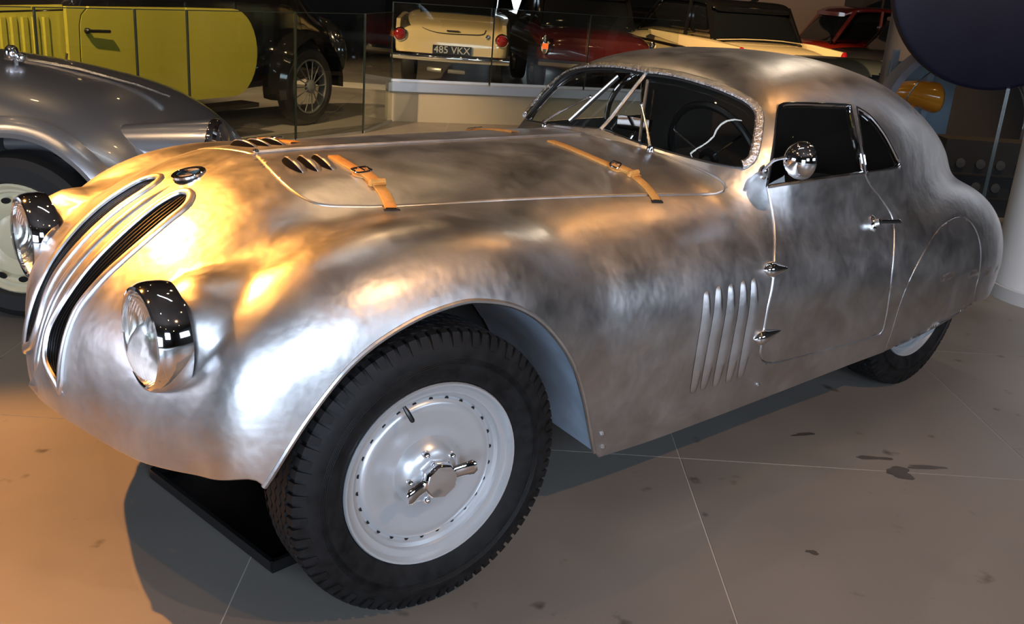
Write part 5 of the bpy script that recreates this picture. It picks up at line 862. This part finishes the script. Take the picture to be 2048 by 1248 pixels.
# ---------------------------------------------------------------- cream finned coupe, seen from behind
CREAM = paint('cream_paint', (.72, .58, .30), .2)
cf = empty('finned_coupe', W(-.17, 10.42), head(0, 1), 'cream finned coupe seen from behind with number plate 485 VKX', 'car')
loft_body([(-.02, .44, .60, .60, 5), (.0, .42, .74, .68, 5), (.05, .40, .80, .72, 5), (.4, .35, .88, .74, 5), (1.05, .3, .95, .75, 5), (1.6, .28, .97, .75, 5), (3.0, .28, .95, .74, 5), (4.0, .3, .85, .66, 4)], 44, 4).build('body', CREAM, cf)
loft_body([(1.0, .90, .96, .50, 4), (1.35, .90, 1.18, .54, 4), (1.9, .9, 1.36, .55, 4), (2.6, .9, 1.36, .55, 4), (3.1, .9, 1.0, .52, 4)], 36, 4).build('cabin_glass', DGLASS, cf)
loft_body([(1.6, 1.26, 1.30, .50, 4), (1.9, 1.30, 1.385, .56, 4), (2.5, 1.30, 1.385, .56, 4), (2.75, 1.24, 1.28, .5, 4)], 30, 3).build('roof', CREAM, cf)
for s in (-1, 1):
    MB().prism([(-.06, s*.70, .88), (.03, s*.72, .66), (.4, s*.735, .70), (1.5, s*.735, .88), (.9, s*.72, .93)], (0, -s, 0), .05).build('tail_fin', CREAM, cf, False)
    T = frame((-.02, s*.655, .685), (0, 0, 1), (-1, 0, .05)); lr = MB().lathe([(.09, -.03), (.088, .008), (.074, .018), (.070, .012)], 28, T, cap=False).build('tail_lamp_rim', CHROME, cf)
    MB().lathe([(.072, .012), (.06, .035), (.03, .05), (0, .054)], 24, T, cap=False).build('tail_lamp', RED, lr)
    car_wheel(cf, .75, s*.66, s)
MB().tube([(-.10+.09*(y/.75)**2, y, .43) for y in np.linspace(-.76, .76, 17)], .045, 10, up=(0, 0, 1), flat=1.1).build('bumper', CHROME, cf)
pl = MB().box((-.035, -.02, .525), (.015, .50, .115)).build('number_plate', BLACK, cf, False)
fc = bpy.data.curves.new('plate_text', 'FONT'); fc.body = '485 VKX'; fc.size = .125; fc.align_x = 'CENTER'; fc.align_y = 'CENTER'; fc.extrude = .002
to = bpy.data.objects.new('plate_lettering', fc); COL.objects.link(to); dg_ = bpy.context.evaluated_depsgraph_get(); tme = bpy.data.meshes.new_from_object(to.evaluated_get(dg_)); bpy.data.objects.remove(to)
to = bpy.data.objects.new('plate_lettering', tme); COL.objects.link(to); tme.materials.clear(); tme.materials.append(mat('plate_white', (.62, .62, .58), .5)); to.parent = pl; to.matrix_local = Matrix(((0, 0, -1, -.045), (-1, 0, 0, -.02), (0, 1, 0, .525), (0, 0, 0, 1)))
MB().tube(crom([(.30, .50, .84), (.06, .40, .79), (.0, .18, .735), (-.005, -.2, .735), (.0, -.40, .75), (.05, -.44, .80)], 5)+np.array([-.008, 0, 0]), .005, 6).build('boot_seam', DARK, cf)
MB().box((-.005, -.02, .765), (.015, .16, .018)).build('boot_script', DARK, cf, False)
MB().lathe([(.035, 0), (.03, .015), (.015, .022), (0, .023)], 18, frame((-.0, -.47, .715), (0, 0, 1), (-1, 0, 0))).build('filler_cap', CHROME, cf)
MB().tube([(.05, .28, .27), (-.03, .2, .27), (-.05, .1, .27)], .03, 8).tube([(-.05, .02, .265), (-.05, -.2, .26)], .025, 8).build('exhaust', DIMM, cf)

# ---------------------------------------------------------------- two-tone, maroon and further cars
def saloon(name, label, r, d, dr, dd, col, roofc, fins=False, group=None, L=4.2, hz=1.42, hw=.78):
    e = empty(name, W(r, d), head(dr, dd), label, 'car', group)
    loft_body([(-.02, .42, .62, hw*.85, 4), (.03, .38, .78, hw*.95, 4), (.5, .3, .88, hw, 4), (1.2, .26, .90, hw, 4), (2.6, .26, .92, hw, 4), (L-.7, .28, .88, hw*.97, 4), (L-.1, .34, .78, hw*.88, 4), (L, .45, .6, hw*.7, 3)], 40, 3).build('body', col, e)
    loft_body([(.75, .86, .90, hw*.84, 4), (1.05, .86, hz-.10, hw*.78, 5), (1.4, .86, hz-.03, hw*.78, 5), (2.3, .86, hz-.03, hw*.78, 5), (2.9, .86, .92, hw*.84, 4)], 36, 3).build('cabin_glass', DGLASS, e)
    loft_body([(.95, hz-.16, hz-.10, hw*.70, 5), (1.15, hz-.10, hz-.02, hw*.79, 5), (1.5, hz-.08, hz, hw*.80, 5), (2.2, hz-.08, hz, hw*.80, 5), (2.5, hz-.14, hz-.06, hw*.72, 5)], 34, 3).build('roof', roofc, e)
    for s in (-1, 1):
        MB().tube([(1.5, s*hw*.84, .89), (1.5, s*hw*.79, hz-.05)], .03, 6).build('pillar', roofc, e)
        MB().tube([(.78, s*hw*.84, .89), (1.08, s*hw*.77, hz-.08)], .035, 6).build('pillar', roofc, e)
        MB().tube([(2.86, s*hw*.84, .9), (2.4, s*hw*.77, hz-.08)], .025, 6).build('pillar', roofc, e)
        MB().tube([(.1, s*(hw+.005), .66), (L-.3, s*(hw+.003), .66)], .012, 6).build('side_trim', CHROME, e)
        for x in (.85, L-.85): car_wheel(e, x, s*(hw-.06), s)
    MB().tube([(-.08+.1*(y/hw)**2, y, .46) for y in np.linspace(-hw, hw, 13)], .04, 8, flat=1.2, up=(0, 0, 1)).build('bumper', CHROME, e)
    return e
tt = saloon('two_tone_saloon', 'cream saloon with black roof and dark side stripe beyond the coupe roof', 4.1, 9.95, -.35, .94, CREAM, BLK, hw=.80, hz=1.40, L=3.9)
for s in (-1, 1):
    MB().prism([(-.03, s*.80, .60), (-.03, s*.80, .86), (.6, s*.81, .90), (2.3, s*.81, .92), (2.3, s*.81, .86), (.5, s*.81, .70)], (0, -s, 0), .06).build('tail_fin', CREAM, tt, False)
    MB().prism([(.35, s*.815, .70), (.35, s*.815, .745), (2.7, s*.815, .80), (2.7, s*.815, .765)], (0, s, 0), .008).build('side_stripe', BLK, tt, False)
    MB().lathe([(.045, 0), (.045, .03), (.03, .05), (0, .055)], 16, frame((-.03, s*.765, .76), (0, 0, 1), (-1, 0, 0))@np.diag([2.3, 1, 1, 1])).build('tail_lamp', RED, tt)
MB().box((-.03, .02, .70), (.03, .26, .10)).build('boot_emblem', BLACK, tt, False); MB().ball((-.045, .02, .755), (.03, .07, .03), 12).build('emblem_cap', CHROME, tt)
MB().tube([(.72, -.66, .905), (.66, -.3, .93), (.65, 0, .935), (.66, .3, .93), (.72, .66, .905)], .014, 6).tube([(1.0, -.6, 1.29), (.96, 0, 1.31), (1.0, .6, 1.29)], .012, 6).build('rear_screen_trim', CHROME, tt)
mr_ = saloon('maroon_saloon', 'dark maroon saloon with amber tail lamp behind the coupe windscreen', 1.75, 10.6, -.15, .99, paint('maroon_paint', (.055, .008, .008), .12), BLK, L=3.3)
for s in (-1, 1):
    tl = MB().lathe([(.05, 0), (.05, .03), (.03, .05), (0, .055)], 16, frame((.0, s*.72, .68), (0, 0, 1), (-1, 0, 0))@np.diag([2.4, 1, 1, 1])).build('tail_lamp_housing', CHROME, mr_)
    MB().box((-.045, s*.72, .66), (.03, .075, .07)).build('tail_lamp', AMBER, tl, False)
saloon('dark_green_saloon', 'dark green saloon behind the maroon one, only its flank showing', .9, 15.3, 1, .1, paint('dark_green_paint', (.02, .035, .028), .12), BLK)
saloon('black_saloon', 'black saloon between the cream fins and the maroon saloon, far back', .2, 16.4, -.3, .95, BLK, BLK)
saloon('red_saloon', 'bright red saloon behind the cream and black one', 4.6, 13.2, .98, .1, paint('red_paint', (.42, .03, .012), .2), paint('dull_red_paint', (.10, .01, .008), .3))
saloon('charcoal_saloon', 'charcoal saloon behind the pale silver sports car, right of the red one', 4.95, 11.3, 1, 0, paint('charcoal_paint', (.02, .02, .022), .2), BLK, L=3.5)
# pale sports car with a round wheel arch
ps = empty('pale_sports_car', W(4.15, 8.15), head(1, -.15), 'pale silver green sports car with round wing over dark wheel arch', 'car')
PSM = mat('pale_silver_green', (.30, .33, .28), .25, .3, coat=.6)
def ina2(c): return c[1] < -.3 and ((c[0]-.32)**2+(c[2]-.50)**2) < .30**2
loft_body([(-.75, .3, .80, .5, 3), (-.5, .26, .88, .66, 3), (.0, .26, .90, .72, 2.6), (.35, .26, .90, .72, 2.4), (.7, .3, .80, .66, 2.4), (.95, .36, .66, .5, 2.2), (1.05, .45, .55, .2, 2)], 70, 9, ina2).build('body', PSM, ps)
MB().lathe([(.05, -.2), (.29, -.2), (.31, 0)], 32, np.array([[1, 0, 0, .32], [0, 1, 0, -.50], [0, 0, 1, .50], [0, 0, 0, 1.]]), axis='y').build('wheelhouse', BLACK, ps)
car_wheel(ps, .32, -.58, -1); MB().lathe([(.07, 0), (.068, .02), (0, .04)], 18, frame((.93, -.42, .62), (0, 0, 1), (1, -.2, .1))).build('headlamp', CHROME, ps)
saloon('pale_blue_saloon', 'pale blue saloon at the right behind the sports car wing', 5.05, 9.35, 1, 0, paint('pale_blue_paint', (.30, .48, .50), .2), paint('pale_blue_roof', (.30, .48, .50), .2), L=3.5)

# ---------------------------------------------------------------- right side: column, round navy sign, hoop, blue screen wall, disc rack
PLAST = mat('white_plaster', (.78, .79, .80), .7, noise=(3, .04))
cl = MB().lathe([(.325, 0), (.325, .06), (.32, .062), (.32, HZ)], 48, np.array([[1, 0, 0, 0], [0, 1, 0, 0], [0, 0, 1, 0], [0, 0, 0, 1.]])).build('column', PLAST)
cl.location = W(3.63, 2.48); tag(cl, 'round white plaster column at the right edge', 'column')
MB().lathe([(.331, 0), (.331, .07), (.326, .075)], 48, cap=False).build('column_base', mat('column_skirting', (.5, .51, .52), .5), cl)
tag(MB().lathe([(.16, 0), (.16, HZ)], 28).build('grey_column', mat('grey_plaster', (.20, .18, .18), .7)), 'slim grey column beyond the coupe roof at the right', 'column')
bpy.data.objects['grey_column'].location = W(4.17, 6.6)
NAVY = mat('navy_panel', (.003, .005, .030), .6)
c = W(4.19, 5.0, 1.73); T = frame(c, E2, -E1)
ns = MB().lathe([(.80, -.06), (.83, -.045), (.83, .045), (.80, .06)], 72, T).tube([c+[0, 0, .8], [c[0], c[1], HZ]], .02, 8).build('round_sign', NAVY); tag(ns, 'large round dark navy sign hanging at the upper right', 'sign')
HOOP = mat('hoop_grey', (.34, .33, .37), .45)
c = W(4.24, 5.4, .62); T = frame(c, E2, (0, 0, 1)); ah = np.linspace(-.05, pi+.05, 50)
hp = MB().grid([[(rr*cos(t), y, rr*.95*sin(t)) for t in ah] for rr, y in ((.60, -.10), (.66, -.12), (.66, .10), (.60, .10), (.60, -.10))], T=T).box((-.63, 0, -.35), (.06, .2, .7), T).box((.63, 0, -.35), (.06, .2, .7), T).build('arched_frame', HOOP); tag(hp, 'grey arched display frame beneath the round navy sign', 'frame')
MB().tube([(.50*cos(t), -.1, .48*sin(t)) for t in ah], .006, 6, T=T).build('inner_bead', ALU2, hp)
BLUEW = mat('pale_blue_screen', (.20, .30, .38), .5); bw = MB().box((4.26, 6.3, .50), (.62, .05, 1.0), TW).build('screen_wall', BLUEW, None, False); tag(bw, 'pale blue screen board behind the arched frame', 'screen')
for r in (3.98, 4.32): MB().box((r, 6.26, .55), (.05, .05, 1.1), TW).build('screen_post', mat('blue_post', (.26, .36, .46), .4) if r < 4.1 else bpy.data.materials['blue_post'], bw, False)
pt = MB().box((6.1, 7.2, .65), (2.3, .06, 1.3), TW).box((5.0, 7.2, .03), (.3, .4, .06), TW).box((7.2, 7.2, .03), (.3, .4, .06), TW).build('backdrop', mat('dark_backdrop', (.03, .024, .02), .7), None, False); tag(pt, 'added dark freestanding partition beyond the blue screen board', 'backdrop')  # board added to keep this stretch dark and cover the car behind
ORG = paint('orange_paint', (.85, .34, .03), .2)
p0 = W(3.72, 5.9, .74); T = frame(p0, E2, (0, 0, 1))
ow = loft_body([(0, -.004, .004, .01, 2), (.08, -.02, .05, .06, 2), (.22, -.045, .115, .12, 2), (.38, -.09, .135, .15, 2), (.52, -.13, .13, .16, 2), (.56, -.12, .10, .12, 2)], 28, 4)
ow = MB().add(ow.v, ow.f, 0, T).tube([p0+E2*.35+[0, 0, -.07], p0+E2*.35+[0, 0, -.8]], .02, 8).build('orange_shape', ORG); tag(ow, 'glossy orange pointed shape on a stand', 'shape')  # tapered orange body on a thin stand
RACK = mat('dark_wood_rack', (.012, .010, .008), .6); rk = MB().box((4.35, 4.75, .28), (1.0, .25, .56), TW).build('disc_rack', RACK, None, False); tag(rk, 'dark wooden rack with rows of pale discs by the column', 'rack')
DISC = mat('pale_disc', (.05, .05, .047), .5)
for j in range(2):
    for k in range(6): MB().lathe([(.035, 0), (.035, .01), (0, .012)], 16, frame(W(3.98+.15*k, 4.622, .22+.17*j), E2, -E1)).build('disc', DISC, rk)
    MB().box((4.35, 4.615, .14+.17*j), (1.0, .02, .015), TW).build('shelf_rail', RACK, rk, False)
gp = pane(W(3.27, 2.75), W(3.36, 2.93), 0, 1.07, 'tall clear glass panel edge beside the white column', None)
# dark spills on the floor at the right
STAIN = mat('oil_spill', (.075, .068, .060), .45, noise=(14, .25))
def stain(c, rx, ry, rot, n=26, seed=1):
    g = np.random.default_rng(seed); t = np.linspace(0, 2*pi, n, endpoint=False); k = 1+.28*np.sin(2*t+g.uniform(0, 6))+.18*np.sin(3*t+g.uniform(0, 6))+.08*np.sin(7*t+g.uniform(0, 6))
    x, y = rx*k*np.cos(t), ry*k*np.sin(t); P = [(c[0]+a*cos(rot)-b*sin(rot), c[1]+a*sin(rot)+b*cos(rot), .0002) for a, b in zip(x, y)]
    MB().prism(P, (0, 0, 1), .0005).build('floor_stain', STAIN, fl, False)
SA = -.66
stain((1.71, -.92), .05, .016, SA, seed=2); stain((1.69, -1.03), .05, .035, SA, seed=5); stain((1.81, -1.06), .08, .012, SA, seed=9); stain((1.66, -.68), .05, .010, SA+.2, seed=4); stain((1.02, -1.15), .018, .010, SA, seed=7)
# drip tray under the nose
T = frame((.02, -.09, .012), (.99, .12, 0), (0, 0, 1))
dt = MB().box((0, 0, -.004), (.62, .62, .012), T).build('drip_tray', mat('black_tray', (.006, .006, .006), .22), None, False); tag(dt, 'black metal drip tray on the floor under the coupe nose', 'tray')
for dx, dy, sx, sy in ((-.31, 0, .012, .62), (.31, 0, .012, .62), (0, -.31, .62, .012), (0, .31, .62, .012)): MB().box((dx, dy, .012), (sx, sy, .028), T).build('tray_rim', BLACK, dt, False)
p, t = W(2.9, -.6, 4.3), W(3.6, 2.4, .7); lamp('column_fill', 'SPOT', p, t, 150, (1, .93, .85), .04, 20, .6); fixture(p, t, 'added black ceiling spotlight brightening the white column')  # spot and housing added to brighten the column
# unseen spots added to brighten the cars and floor behind
for p, t, w in (((-1.5, 7.6, 4.3), W(-.1, 10.6, .8), 2200), (W(2.5, 6.5, 4.3), W(3.4, 10, .8), 1300), (W(-2.6, 2.0, 4.3), W(-2.0, 5.5, .7), 1300), (W(-2.6, -1.0, 4.3), W(-1.2, 1.6, .6), 45), (W(1.2, 5.6, 4.3), W(.2, 7.2, .2), 60), (W(2.6, 4.2, 4.3), W(2.2, 6.2, 0), 110), (W(4.6, 3.6, 4.3), W(4.1, 5.8, .8), 330), (W(-.4, 4.4, 4.3), W(-1.1, 6.6, .4), 140)):
    lamp('background_fill', 'SPOT', p, t, w, WARM2, .04, 45, .5); fixture(p, t, 'added black ceiling spotlight brightening the white column')
